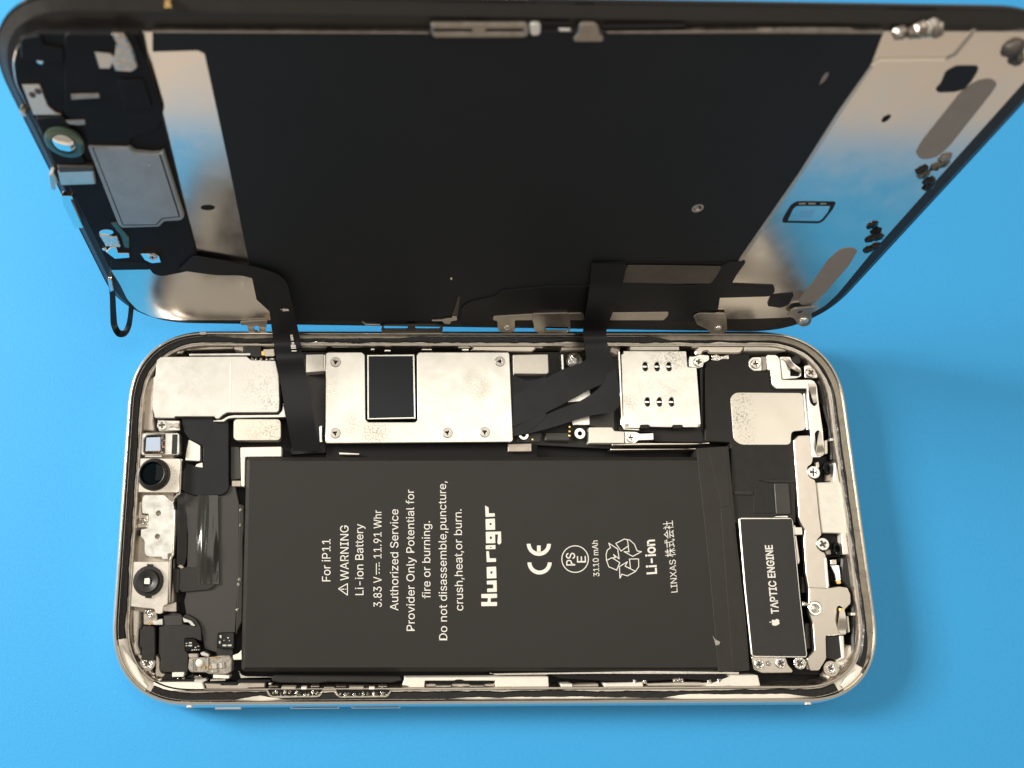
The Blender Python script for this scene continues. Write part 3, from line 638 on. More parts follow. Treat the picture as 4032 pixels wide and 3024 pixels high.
bp('reader_wall', 'rim', cF, [(1180, 292), (1198, 292), (1225, 930), (1245, 966), (1368, 972), (1366, 984), (1230, 976), (1208, 935)], 6.2, 3, .1, .1, parent=st)
bp('reader_lip', 'cream', cF, [(1285, 242), (1712, 240), (1715, 284), (1285, 286)], 6.1, 3, .1, .1, parent=st)
for x in (1415, 1700): bp('reader_latch', 'matte', cF, [(x - 48, 940), (x - 20, 935), (x + 30, 935), (x + 48, 950), (x + 40, 965), (x - 30, 968)], 6.5, 5.5, .15, .1, parent=st)
bp('reader_latch', 'beige', cF, box(1242, 926, 1274, 950), 6.5, 5.8, .05, .05, parent=st); bp('reader_latch', 'beige', cF, box(1875, 928, 1896, 950), 6.5, 5.8, .05, .05, parent=st)
bp('corner_clamp', 'silver', cF, [(1800, 338), (1845, 338), (1900, 322), (1975, 330), (1975, 372), (1930, 395), (1920, 430), (1880, 440), (1795, 430), (1795, 372)], 5.9, 3, .2, .1)
screw(1884, 385, 5.95, 1.0, c=cF)
bp('spring_clip', 'solder', cF, [(1995, 335), (2040, 320), (2075, 340), (2145, 325), (2150, 362), (2090, 362), (2050, 378), (2000, 372)], 5.9, 3, .15, .1)

# ---- top inner edge pieces
bp('frame_boss', 'tan', cG, [(100, 350), (150, 300), (240, 280), (560, 285), (620, 255), (640, 330), (610, 385), (560, 395), (255, 392), (240, 365), (190, 375), (180, 410), (110, 415)], 6.0, 2.4, .5, .3)
bp('frame_boss', 'cream', cG, [(640, 308), (1200, 312), (1260, 322), (1200, 362), (640, 362)], 6.05, 2.4, .2, .2)
bp('frame_boss', 'beige', cG, [(1180, 370), (1250, 325), (1400, 420), (1490, 540), (1510, 660), (1450, 665), (1430, 560), (1330, 480), (1290, 440), (1240, 420)], 5.6, 2.4, .6, .3)
bp('frame_boss', 'tan', cE, [(1660, 290), (1720, 225), (2180, 225), (2240, 270), (2200, 300)], 6.0, 2.4, .3, .2)
bp('frame_boss', 'cream', cE, [(1540, 225), (1690, 225), (1660, 262), (1560, 262)], 6.1, 2.4, .2, .1)
bp('frame_boss', 'cream', cF, [(420, 230), (540, 230), (525, 262), (425, 258)], 6.1, 2.4, .2, .1)
bp('frame_boss', 'beige', cE, [(650, 225), (990, 225), (940, 258), (660, 260)], 5.9, 2.4, .2, .1)
bp('frame_boss', 'recess', cE, [(1000, 215), (1540, 215), (1530, 262), (1000, 262)], 5.8, 2.4, .2, .1)
bp('frame_boss', 'beige', cF, [(690, 225), (890, 230), (890, 280), (690, 290)], 5.7, 2.4, .2, .1)
mb = MB()
for a, b in (((795, 270), (830, 283)), ((915, 280), (970, 295)), ((1240, 272), (1330, 285)), ((1590, 272), (1650, 290))): mb.slab(B(cE, box(*a, *b), 6.1), 5, 6.1, .1, r=.1)
mb.build('edge_contacts', 'rim', body)
mb = MB().slab(B(cE, [(180, 245), (215, 205), (410, 235), (415, 258), (185, 262)], 6.05), 3, 6.05, .1, r=.15); mb.slab(B(cE, [(455, 238), (870, 235), (870, 255), (455, 258)], 6.1), 3, 6.1, .1, r=.1)
mb.build('volume_key_bracket', 'rim', body)
for i in range(14): dome(270 + i * 28 + random.uniform(-8, 8), 205 + random.uniform(-8, 8), 6.1, .35, .35, 'solder' if i % 3 else 'glass', 'solder_joint', cE, lump=.25)
bp('key_flex', 'dark', cE, [(205, 190), (640, 180), (660, 225), (430, 232), (205, 240)], 6.15, 3, .3, .05)
bp('frame_boss', 'cream', cF, [(1100, 200), (1190, 205), (1250, 215), (1620, 215), (1660, 210), (1900, 212), (1950, 250), (1840, 262), (1780, 240), (1260, 240), (1230, 225), (1105, 222)], 6.25, 2.4, .2, .1)
bp('frame_boss', 'beige', cF, [(1120, 262), (1200, 275), (1170, 330), (1120, 300)], 5.6, 2.4, .2, .1)

# ---- black speaker assembly on the right
spk = bp('speaker_box', 'matte', cG, [(215, 490), (260, 470), (480, 400), (700, 395), (690, 540), (740, 585), (860, 582), (912, 572), (935, 740), (985, 778), (1318, 778), (1345, 1225), (1150, 1240), (1190, 1640), (1200, 2240), (500, 2240), (490, 1360), (212, 1350)], 5.5, 2.4, .4, .15, label='matte black loudspeaker box on the right side')
bp('speaker_label', speckled('speckled_label', (0.84, 0.78, 0.68), (0.20, 0.16, 0.12), [(cG, 600, 1090, 4.2, .9), (cG, 640, 900, 3, .7), (cG, 680, 1310, 2.6, .7)], .45, .35, 2300, .55), cG, [(488, 868), (545, 817), (1276, 822), (1308, 1226), (1150, 1240), (1142, 1385), (600, 1385), (522, 1330)], 5.62, 5.4, .9, .05, parent=spk)
bp('label_edge', 'silver', cG, [(1284, 826), (1300, 826), (1338, 1222), (1314, 1226)], 5.6, 5.4, .05, .03, parent=spk)
bp('speaker_step', 'black', cG, [(150, 570), (215, 480), (215, 1350), (165, 1200), (160, 880)], 4.6, 2.4, .2, .1, parent=spk)
bp('box_ridge', 'tape', cH, [(415, 385), (636, 390), (642, 440), (415, 436)], 5.75, 5.4, .2, .1, parent=spk)
bp('box_ridge', 'greyflex', cH, [(880, 302), (1050, 300), (1076, 655), (1060, 665), (905, 662)], 5.8, 5.4, .25, .12, parent=spk)
bp('box_ridge', 'black', cH, [(700, 265), (1120, 268), (1120, 295), (820, 292)], 5.7, 5.4, .1, .05, parent=spk)
bp('box_ridge', 'matte', cH, [(645, 390), (720, 300), (870, 300), (890, 650), (640, 650)], 5.62, 5.4, .1, .05, parent=spk)
bp('side_rail', 'black', cG, [(1440, 680), (1530, 680), (1590, 900), (1640, 1220), (1660, 1540), (1580, 1560), (1560, 1200), (1500, 1000)], 5.6, 2.4, .5, .25)
bp('side_rail', 'matte', cG, [(1540, 690), (1580, 690), (1680, 1230), (1700, 1480), (1650, 1480), (1620, 1200)], 6.0, 2.4, .3, .2)

br = bp('antenna_strip', 'silver', cG, [(880, 405), (990, 408), (1025, 450), (1048, 678), (1360, 676), (1400, 690), (1430, 740), (1455, 960), (1498, 1250), (1512, 1480), (1470, 1522), (1382, 1525), (1360, 1228), (1322, 775), (985, 775), (945, 740), (925, 580), (895, 570)], 6.3, 5.6, .35, .1,
        holes=[([(1345, 745), (1400, 745), (1432, 930), (1400, 968), (1360, 930)], .4), ([(1408, 1260), (1440, 1228), (1465, 1250), (1440, 1470), (1420, 1400)], .3)], label='L shaped antenna strip in the upper right corner')
bp('strip_foot', 'silver', cG, [(690, 540), (690, 460), (730, 430), (825, 430), (830, 580), (740, 582)], 6.1, 5, .35, .1, parent=br)
bp('strip_foot', 'beige', cG, [(826, 425), (885, 425), (888, 570), (832, 580)], 5.95, 5, .1, .12, parent=br)
bp('strip_slot', 'dark', cG, [(1335, 740), (1410, 740), (1440, 970), (1350, 970)], 5.7, 5, .1, .05, parent=br)
bp('strip_slot', 'dark', cG, [(1400, 1235), (1470, 1235), (1480, 1480), (1410, 1480)], 5.7, 5, .1, .05, parent=br)
def spring(L, R, parent): return MB().strip(L, R, .16).build('spring_contact', 'tan', parent)
g = lambda x, y, z: P(*cG([(x, y)])[0], z)
spring([g(1338, 720, 6.42), g(1345, 760, 6.42), g(1368, 850, 6.9), g(1392, 930, 6.7)], [g(1415, 720, 6.42), g(1418, 760, 6.42), g(1420, 850, 6.9), g(1432, 925, 6.7)], br)
spring([g(1448, 1250, 6.7), g(1430, 1380, 6.9), g(1420, 1470, 6.42), g(1440, 1505, 6.4)], [g(1475, 1250, 6.7), g(1490, 1380, 6.9), g(1508, 1460, 6.42), g(1490, 1505, 6.4)], br)
screw(768, 503, 6.12, 1.05, parent=br, c=cG, m='tan')
ap = bp('corner_plate', 'silver', cG, [(1022, 425), (1140, 427), (1160, 480), (1255, 555), (1262, 640), (1210, 662), (1052, 676)], 5.95, 5, .3, .1, holes=[([(1140, 560), (1200, 540), (1250, 590), (1230, 636), (1142, 636)], 0)])
bp('plate_window', 'dark', cG, box(1120, 540, 1260, 650), 5.3, 5, .0, .0, parent=ap)
spring([g(1040, 450, 6.05), g(1090, 480, 6.1), g(1160, 560, 6.6), g(1240, 600, 6.2)], [g(1085, 430, 6.05), g(1130, 460, 6.1), g(1195, 535, 6.6), g(1265, 590, 6.2)], ap)
bp('black_plug', 'black', cG, [(1155, 430), (1200, 400), (1255, 440), (1258, 500), (1200, 510), (1160, 480)], 5.8, 3, .5, .2)
bp('corner_clamp', 'silver', cG, [(1292, 525), (1330, 516), (1400, 520), (1428, 545), (1438, 660), (1300, 656)], 5.8, 3, .3, .12); screw(1363, 598, 5.85, 1.05, c=cG, m='tan')
bp('side_contact', 'tan', cG, [(1505, 1340), (1545, 1330), (1548, 1480), (1512, 1495)], 6.0, 4, .1, .1)
bp('side_contact', 'cream', cG, box(1575, 1315, 1610, 1342), 6.3, 5, .05, .05)

lp = bp('motor_bracket', 'tan', cH, [(1105, -200), (1160, -250), (1300, -255), (1335, 0), (1318, 80), (1270, 110), (1262, 190), (1300, 240), (1352, 262), (1365, 300), (1400, 660), (1432, 905), (1380, 960), (1372, 1040), (1420, 1090), (1468, 1110), (1490, 1180), (1512, 1520), (1640, 1500), (1730, 1515), (1768, 1600), (1770, 1700), (1700, 1770), (1720, 2060), (1480, 2075), (1488, 2340), (1400, 2480), (1300, 2480), (1260, 2340), (1352, 2240), (1330, 1930), (1285, 1800), (1285, 1530), (1252, 1360), (1225, 965), (1240, 850), (1195, 775), (1170, 700), (1150, 400)], 6.2, 5.4, .3, .1, label='long tan metal bracket down the right side')
bp('bracket_bend', 'cream', cH, [(1470, 1170), (1492, 1170), (1522, 1505), (1495, 1522)], 6.4, 6.0, .1, .1, parent=lp)
bp('bracket_bend', 'recess', cH, [(1285, 1512), (1495, 1520), (1490, 1526), (1285, 1518)], 6.22, 6.1, .02, .005, parent=lp)
screw(1340, 175, 6.1, 1.3, parent=lp, c=cH); screw(1448, 1010, 6.1, 1.25, parent=lp, c=cH)
bp('cream_block', 'cream', cH, [(1365, 295), (1575, 290), (1580, 60), (1650, 50), (1690, 300), (1765, 1000), (1768, 1130), (1682, 1132), (1662, 890), (1640, 882), (1435, 880)], 5.9, 3, .3, .15)
bp('cavity', 'dark', cH, [(1320, 10), (1640, -30), (1660, 60), (1580, 60), (1570, 290), (1350, 290)], 4.4, 2.4, .1, .05)
bp('cavity', 'dark', cH, [(1435, 880), (1670, 880), (1680, 1160), (1470, 1165)], 4.4, 2.4, .1, .05)
for x, y in ((1497, 130), (1612, 1065)):
    p = P(*cH([(x, y)])[0], 5.8); mb = MB(); n = 24; vs = []; fs = []
    for i in range(n):
        a = 2 * math.pi * i / n
        for j in range(8):
            b = 2 * math.pi * j / 8; rr = 1 + .38 * math.cos(b); vs.append((p.x + rr * .62 * math.cos(a), p.y + rr * 1.05 * math.sin(a), 5.6 + .38 * math.sin(b)))
    for i in range(n):
        for j in range(8): fs.append((i * 8 + j, ((i + 1) % n) * 8 + j, ((i + 1) % n) * 8 + (j + 1) % 8, i * 8 + (j + 1) % 8))
    mb.add(vs, fs, 0, True); mb.build('rubber_loop', 'glass', body)
bp('grey_peg', 'tan', cH, [(1350, 60), (1400, 40), (1415, 110), (1380, 180)], 5.4, 3, .3, .2); bp('grey_peg', 'beige', cH, [(1480, 180), (1560, 190), (1570, 285), (1475, 280)], 5.0, 3, .3, .2)
bp('grey_peg', 'beige', cH, [(1480, 1080), (1540, 1070), (1550, 1130), (1490, 1135)], 5.2, 3, .2, .2)
bp('side_rail', 'black', cH, [(1665, 1160), (1790, 1170), (1830, 1480), (1870, 1900), (1860, 2330), (1790, 2330), (1780, 1560), (1700, 1480), (1650, 1430)], 5.6, 2.4, .4, .3)
bp('side_contact', 'mirror', cH, [(1535, 1255), (1635, 1255), (1650, 1360), (1655, 1440), (1600, 1440), (1585, 1360)], 6.0, 4, .1, .1)
bp('side_contact', 'gold', cH, [(1595, 1430), (1655, 1430), (1660, 1470), (1610, 1475)], 6.15, 5, .1, .1)
bp('side_contact', 'tan', cH, [(1535, 1190), (1605, 1185), (1610, 1250), (1535, 1250)], 5.8, 4, .2, .1)
bp('strip_slot', 'dark', cI, [(1610, 410), (1640, 395), (1690, 430), (1640, 560), (1615, 620)], 6.23, 6.0, .2, .005)
i3 = lambda x, y, z: P(*cI([(x, y)])[0], z)
spring([i3(1640, 440, 6.7), i3(1630, 560, 6.8), i3(1618, 660, 6.3), i3(1645, 715, 6.28)], [i3(1690, 440, 6.7), i3(1715, 560, 6.8), i3(1720, 660, 6.3), i3(1700, 715, 6.28)], lp)
bp('contact_pad', 'gold', cI, box(1642, 428, 1690, 458), 6.95, 6.5, .05, .03)
bp('side_contact', 'cream', cI, [(1722, 520), (1745, 520), (1762, 700), (1740, 712)], 6.0, 4, .1, .1); bp('side_contact', 'cream', cI, box(1775, 480, 1825, 512), 6.2, 5, .05, .05)
bp('black_block', 'black', cI, [(1480, 748), (1640, 742), (1668, 995), (1600, 1030), (1490, 1010)], 5.6, 3, .2, .1)
bp('ledge_wall', 'cream', cI, [(1642, 745), (1690, 745), (1705, 1000), (1640, 1040), (1600, 1035), (1668, 998)], 5.9, 3, .15, .15)
bp('round_post', 'tan', cI, oval(1365, 430, 78, 88), 6.6, 6, 0, .2, parent=lp)
for r0, r1, h_ in ((.9, 1.3, .35),): ring(1355, 430, 6.55, r0, r1, h_, 'rim', 'post_ring', cI, parent=lp)
dome(1340, 430, 6.6, .85, .4, 'solder', 'post_weld', cI, parent=lp, lump=.08)
bp('spring_clip', 'solder', cI, [(1205, 350), (1285, 365), (1290, 400), (1215, 400)], 6.1, 4, .1, .1)

# ---- vibration motor
vm = bp('vibration_motor', 'silver', cH, [(470, 715), (492, 700), (1075, 702), (1102, 740), (1190, 1650), (1268, 2300), (1250, 2330), (645, 2325), (618, 2300), (535, 1500)], 6.25, 3, .3, .12, label='long black vibration motor with white lettering and apple mark')
bp('motor_label', 'engine', cH, [(486, 718), (1080, 716), (1092, 745), (1178, 1650), (1254, 2300), (1240, 2314), (650, 2308), (630, 2290), (550, 1500)], 6.33, 6.2, .25, .04, parent=vm)
mb = MB(); text(mb, 'TAPTIC ENGINE', cI([(934, 490)])[0], cH([(858, 1020)])[0], cI([(848, 492)])[0], 6.345, .02); mb.build('motor_lettering', 'white', vm)
AP = [(.5, .70), (.60, .75), (.72, .76), (.84, .69), (.90, .62), (.81, .52), (.80, .42), (.86, .33), (.95, .29), (.88, .14), (.76, .02), (.66, .01), (.5, .05), (.36, .01), (.26, .03), (.12, .20), (.06, .42), (.09, .60), (.20, .73), (.34, .76)]
LEAF = [(.50, .79), (.52, .90), (.62, 1.0), (.66, .99), (.65, .88), (.58, .80)]
def fruit(mb, c, a, b, d, z, put):                # a = lower left corner of the emblem, b = lower right, d = upper left, in pixels
    A, Bq, D = (put(*c([p])[0], z) for p in (a, b, d))
    for poly_ in (AP, LEAF):
        pts = [A + (Bq - A) * x + (D - A) * y for x, y in poly_]
        mb.slab(rounded([(p.x, p.y) for p in pts], .25), z - .01, z, 0)
fruit(mb := MB(), cI, (947, 630), (938, 542), (826, 642), 6.347, P); mb.build('motor_emblem', 'white', vm)
bp('motor_lug', 'cream', cH, [(1100, 815), (1120, 785), (1135, 815), (1205, 815), (1212, 900), (1102, 902)], 6.1, 4, .1, .1, parent=vm)
bp('motor_lug', 'tan', cH, [(1115, 910), (1140, 910), (1180, 1200), (1172, 1240), (1150, 1240)], 5.8, 4, .1, .1, parent=vm)
bp('motor_lug', 'silver', cH, [(875, 698), (900, 684), (1035, 680), (1045, 698)], 6.2, 4, .1, .05, parent=vm)
for a, b, c_, d in ((1205, 60, 1255, 250), (1240, 600, 1335, 900)): bp('motor_spacer', 'greyflex', cI, box(a, b, c_, d), 4.8, 3, .15, .15)
mbk = bp('motor_foot', 'tan', cI, [(615, 992), (1015, 996), (1040, 1080), (1100, 1150), (1090, 1178), (740, 1182), (650, 1140)], 5.8, 3, .25, .12)
screw(710, 1080, 5.8, 1.0, parent=mbk, c=cI, m='solder'); screw(960, 1066, 5.8, 1.0, parent=mbk, c=cI, m='solder'); dome(815, 1068, 5.75, .5, .3, 'solder', 'weld_spot', cI, parent=mbk, lump=.15)
screw(1180, 1066, 5.6, 1.2, c=cI, m='solder'); bp('motor_foot', 'tan', cI, [(1245, 1015), (1310, 1015), (1325, 1150), (1262, 1140)], 5.7, 3, .2, .1)
bp('cavity', 'dark', cI, [(1030, 1000), (1280, 1000), (1320, 1150), (1480, 1010), (1500, 1060), (1420, 1200), (1100, 1200), (1040, 1100)], 4.2, 2.4, .2, .1)
ring(1543, 1130, 5.4, .95, 1.5, .5, 'tan', 'screw_boss', cI); screw(1541, 1126, 5.5, 1.05, m='solder', c=cI)
bp('ledge_wall', 'cream', cI, [(1490, 1180), (1480, 1080), (1600, 1050), (1700, 1000), (1720, 870), (1800, 850), (1900, 870), (1910, 960), (1850, 1090), (1720, 1250), (1640, 1280), (1500, 1240)], 5.2, 2.4, .5, .3)
for i in range(16): dome(1620 + i * 17 + random.uniform(-25, 25), 1180 - i * 16 + random.uniform(-35, 35), 5.1, .5, .35, 'glue', 'glue_drop', cI, lump=.25)

# ---- bottom edge of the body: strips, key contacts and brackets
bp('ledge_wall', 'cream', cM, [(560, 900), (640, 930), (1000, 928), (1100, 935), (1120, 1000), (1780, 1000), (1785, 1018), (660, 1030), (600, 1050), (570, 1000)], 6.45, 3, .2, .15)
bp('ledge_wall', 'beige', cM, [(1120, 945), (1290, 950), (1310, 965), (1480, 965), (1500, 940), (1775, 940), (1775, 985), (1600, 990), (1580, 1000), (1150, 1000)], 6.52, 3, .1, .1)
bp('edge_strip', 'dark', cM, [(650, 905), (1000, 895), (1180, 930), (1480, 930), (1480, 905), (1840, 905), (1840, 925), (1500, 935), (1480, 960), (1300, 960), (1120, 930), (650, 925)], 5.9, 3, .1, .05)
bp('edge_strip', 'silver', cM, [(1005, 900), (1140, 885), (1150, 915), (1090, 940), (1005, 925)], 6.0, 4, .2, .15)
bp('edge_strip', 'silver', cM, [(1185, 900), (1350, 898), (1350, 915), (1180, 920)], 6.0, 4, .1, .1)
bp('battery_liner', 'rim', cM, [(1490, 800), (1530, 850), (1580, 862), (1870, 868), (1870, 880), (1590, 885), (1510, 890)], 5.3, 3, .2, .1)
bp('button_flex', 'matte', cJ, [(190, 320), (230, 306), (1600, 318), (1605, 360), (1500, 385), (800, 375), (700, 390), (300, 385), (195, 370)], 5.6, 3, .2, .2)
for x0 in (130, 870):
    kb = bp('volume_key', 'rim', cJ, [(x0, 475), (x0 + 20, 465), (x0 + 60, 525), (x0 + 560, 518), (x0 + 620, 470), (x0 + 640, 462), (x0 + 590, 535), (x0 + 560, 542), (x0 + 70, 548), (x0 + 25, 520)], 6.86, 4, .15, .1)
    bp('key_contact', 'beige', cJ, box(x0 + 170, 425, x0 + 325, 458), 6.92, 4, .1, .1, parent=kb)
    bp('key_contact', 'cream', cJ, box(x0 + 385, 428, x0 + 445, 458), 6.92, 4, .1, .1, parent=kb)
    bp('key_contact', 'tan', cJ, box(x0 + 490, 415, x0 + 580, 432), 6.92, 4, .1, .1, parent=kb)
    bp('key_contact', 'tan', cJ, box(x0 + 30, 418, x0 + 130, 432), 6.92, 4, .1, .1, parent=kb)
    bp('key_well', 'glass', cJ, [(x0 + 20, 455), (x0 + 620, 455), (x0 + 570, 520), (x0 + 60, 525)], 6.74, 4, .1, .05, parent=kb)
    for k_ in range(11): dome(x0 + 80 + k_ * 48 + random.uniform(-14, 14), 498 + random.uniform(-16, 16), 6.7, .34, .3, 'solder' if k_ % 2 else 'olive', 'solder_joint', cJ, parent=kb, lump=.3)
bp('edge_strip', 'cream', cJ, [(-60, 388), (110, 390), (118, 428), (-60, 430)], 6.2, 3, .2, .15); bp('edge_strip', 'cream', cJ, box(160, 388, 188, 402), 6.2, 4, .05, .05)
bp('edge_strip', 'tan', cJ, [(760, 425), (875, 425), (880, 462), (770, 470)], 6.3, 4, .1, .1)
bp('edge_strip', 'cream', cK, [(262, 325), (800, 322), (1180, 320), (1822, 318), (1830, 455), (1840, 462), (1270, 462), (1240, 395), (1250, 362), (480, 362), (470, 455), (350, 460), (300, 420), (235, 410)], 6.2, 3, .1, .1)
sk = bp('key_socket', 'beige', cK, [(482, 398), (590, 392), (1240, 392), (1235, 455), (500, 458)], 5.8, 3, .1, .1)
for x0, x1 in ((595, 772), (965, 1130)):
    bp('key_contact', 'matte', cK, box(x0, 395, x1, 455), 5.95, 4, .05, .05, parent=sk); bp('key_contact', 'tan', cK, box(x0 + 5, 412, x1 - 5, 428), 6.1, 5, .05, .05, parent=sk)
bp('key_contact', 'cream', cK, [(800, 385), (830, 362), (900, 362), (920, 385)], 6.35, 5, .1, .08, parent=sk); bp('key_contact', 'cream', cK, box(838, 418, 890, 448), 6.0, 5, .05, .05, parent=sk)
bp('edge_strip', 'dark', cK, [(520, 372), (760, 368), (830, 348), (880, 348), (930, 370), (1190, 368), (1180, 384), (530, 384)], 6.4, 5, .1, .05)
bp('edge_strip', 'rim', cK, [(450, 458), (1400, 458), (1260, 472), (520, 470)], 6.55, 5, .05, .05)
bp('battery_liner', 'rim', cK, [(1180, 278), (2300, 262), (2900, 250), (3900, 262), (3900, 290), (2300, 290), (1250, 300)], 5.4, 3, .1, .1)
bp('edge_strip', 'dark', cL, [(-70, 305), (1000, 295), (1800, 295), (1890, 330), (1870, 355), (1700, 370), (1400, 345), (900, 368), (760, 378), (0, 335)], 6.1, 3, .3, .1)
bp('edge_strip', 'cream', cL, [(30, 395), (150, 395), (155, 440), (22, 442)], 6.3, 3, .1, .1); bp('edge_strip', 'beige', cL, [(156, 405), (430, 392), (436, 438), (156, 440)], 6.2, 3, .1, .1)
bp('edge_strip', 'cream', cL, [(500, 388), (915, 376), (928, 432), (490, 438)], 6.3, 3, .1, .15)
bp('edge_strip', 'tan', cL, [(930, 385), (1215, 375), (1370, 370), (1560, 372), (1600, 440), (1000, 448)], 6.0, 3, .1, .15)
bp('edge_strip', 'cream', cL, [(1560, 390), (1630, 385), (1700, 380), (1900, 300), (2170, 300), (2200, 420), (1960, 432), (1850, 420), (1620, 440)], 6.3, 3, .2, .15)
for x, y in ((1270, 355), (1310, 350), (1345, 355), (830, 365), (940, 375), (1640, 372), (1745, 360)): dome(x, y, 6.0, .4, .4, 'solder', 'solder_joint', cL, lump=.25)

# ---- adhesive gasket left on the ledge
def resample(path, step):
    o = []
    n = len(path)
    for i in range(n):
        (a, na), (b, nb) = path[i], path[(i + 1) % n]
        k = max(1, int((b - a).length / step))
        for j in range(k):
            t = j / k; o.append((a.lerp(b, t), na.lerp(nb, t).normalized()))
    return o
RP = resample(RIM, 0.7)
a_, b_ = P(471, 2537, 6.5), P(580, 2705, 6.5); c_, d_ = P(3395, 2640, 6.5), P(3320, 2735, 6.5)
keep = [not ((p.x < b_.x and p.y < a_.y) or (p.x > d_.x and p.y < c_.y)) for p, nn in RP]
n = len(RP); st = next(i for i in range(n) if keep[i] and not keep[i - 1]); run = []; runs = []
for i in range(n):
    k = (st + i) % n
    if keep[k]: run.append(RP[k])
    elif run: runs.append(run); run = []
if run: runs.append(run)
for run in runs:
    mb = MB(); vs = []; fs = []; w1 = 0
    for i, (p, nn) in enumerate(run):
        w1 = w1 * .8 + random.uniform(-.09, .09)
        for d, z in ((-.52, 6.5), (-.6, 6.68), (-1.75 + w1, 6.60), (-1.95 + w1, 6.35)): q = p + nn * d; vs.append((q.x, q.y, z + random.uniform(-.02, .02)))
    for i in range(len(run) - 1):
        for e_ in range(3): fs.append((4 * i + e_, 4 * i + e_ + 1, 4 * i + 5 + e_, 4 * i + 4 + e_))
    mb.add(vs, fs, 0, True); mb.build('adhesive_gasket', 'gasket', body)
cor = []
for k, run in enumerate(runs): pass
corner = [RP[i] for i in range(n) if not keep[i]]
for side in (-1, 1):
    pts = [q for q in corner if q[0].x * side > 0]
    mb = MB(); vs = []; fs = []
    for i, (p, nn) in enumerate(pts):
        tp = min(1, (i + .3) / 9, (len(pts) - .7 - i) / 9) ** .6
        for d, z in ((-.5, 6.62), (-.8, 6.69), (-.9 - 1.1 * tp, 6.69), (-1.0 - 1.7 * tp, 6.4)): q = p + nn * d; vs.append((q.x, q.y, z))
    for i in range(len(pts) - 1):
        for e_ in range(3): fs.append((4 * i + e_, 4 * i + e_ + 1, 4 * i + 5 + e_, 4 * i + 4 + e_))
    mb.add(vs, fs, 0, True); mb.build('corner_ledge', 'cream', body)
def slope(pts, prof, name, m):
    pts = sorted(pts, key=lambda q: math.atan2(q[0].y, q[0].x)); k = len(prof); vs = []; fs = []; wv = 0
    for i, (p, nn) in enumerate(pts):
        wv = wv * .8 + random.uniform(-.06, .06); tp = min(1, (i + .1) / 8, (len(pts) - .9 - i) / 8)
        for a, (d, z) in enumerate(prof): q = p + nn * (-.45 + (d + .45 + (wv if a == k - 1 else 0)) * tp); vs.append((q.x, q.y, z))
    for i in range(len(pts) - 1):
        for e_ in range(k - 1): fs.append((k * i + e_, k * i + e_ + 1, k * i + k + 1 + e_, k * i + k + e_))
    mb = MB(); mb.add(vs, fs, 0, True); mb.build(name, m, body)
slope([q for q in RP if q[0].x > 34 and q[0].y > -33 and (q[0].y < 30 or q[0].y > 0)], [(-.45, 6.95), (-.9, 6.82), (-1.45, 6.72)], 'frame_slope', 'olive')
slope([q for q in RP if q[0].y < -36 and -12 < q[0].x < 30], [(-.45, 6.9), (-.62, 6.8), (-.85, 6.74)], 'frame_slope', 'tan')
slope([q for q in RP if q[0].y < -35 and 30 <= q[0].x < 63], [(-.45, 6.9), (-.8, 6.8), (-1.25, 6.74)], 'frame_slope', 'tan')
slope([q for q in RP if q[0].y < -35 and -52 < q[0].x < -40], [(-.45, 6.9), (-.8, 6.8), (-1.35, 6.74)], 'frame_slope', 'tan')
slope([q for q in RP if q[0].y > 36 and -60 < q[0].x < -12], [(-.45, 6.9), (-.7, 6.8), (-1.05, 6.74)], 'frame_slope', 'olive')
for x, y in ((1240, 570), (1340, 575), (1265, 560), (1160, 580), (1405, 580), (1460, 575)): dome(x - 1000, y, 6.6, .16, .1, 'solder', 'glue_drop', cJ, lump=.3)
# antenna lines in the side band
for x, y in ((745, 2778), (3185, 2768)):
    p = P(x, y, 7.0)
    MB().slab([(p.x - .55, -BH - .78), (p.x + .55, -BH - .78), (p.x + .55, -BH - .02), (p.x - .55, -BH - .02)], 6.0, 6.95, .2).build('antenna_line', 'cream', body)
p = P(800, 1303, 7.2); MB().slab([(p.x - .7, BH - .55), (p.x + .7, BH - .55), (p.x + .7, BH + .1), (p.x - .7, BH + .1)], 6.5, 7.43, .05).build('antenna_line', 'tan', body)
p = P(900, 2790, 4.0)
MB().slab([(p.x - 2.6, -BH - 1.47), (p.x + 2.6, -BH - 1.47), (p.x + 2.6, -BH - .6), (p.x - 2.6, -BH - .6)], 3.6, 4.8, .2, r=.2).build('mute_switch', 'side', body)
for x in (1240, 1480):
    p = P(x, 2790, 4.0); MB().slab([(p.x - 4.8, -BH - 1.44), (p.x + 4.8, -BH - 1.44), (p.x + 4.8, -BH - .6), (p.x - 4.8, -BH - .6)], 2.9, 4.7, .35, r=.2).build('side_button', 'side', body)

# ================================================================== DISPLAY PANEL
pan = thing('display_panel', 'detached phone screen standing on its long edge behind the body, shiny metal back facing forward', 'phone screen', PAN_O * MM, PAN_E)
PWH, PHH = 147.27 / 2, 73.06
GL = [(p + Vector((0, PHH / 2)), n) for p, n in squircle(PWH, PHH / 2, 15)]
def ps(name, m, c, pts, h1, h0=1.6, r=0.3, bev=0.05, holes=(), label=None, parent=None):
    return part(name, m, c, pts, h0, h1, parent or pan, r, bev, holes, label, surf=S)
def loft(path, prof, name, m, parent, cap0=True, cap1=True):
    mb = MB(); n = len(path); vs = []; fs = []
    for d, z in prof:
        for p, nn in path: q = p + nn * d; vs.append((q.x, q.y, z))
    for a in range(len(prof) - 1):
        for i in range(n):
            j = (i + 1) % n; fs.append((a * n + i, a * n + j, (a + 1) * n + j, (a + 1) * n + i))
    mb.add(vs, fs, 0, False)
    if cap0: mb.add(vs[:n], [tuple(range(n))[::-1]])
    if cap1: mb.add(vs[-n:], [tuple(range(n))])
    return mb.build(name, m, parent)
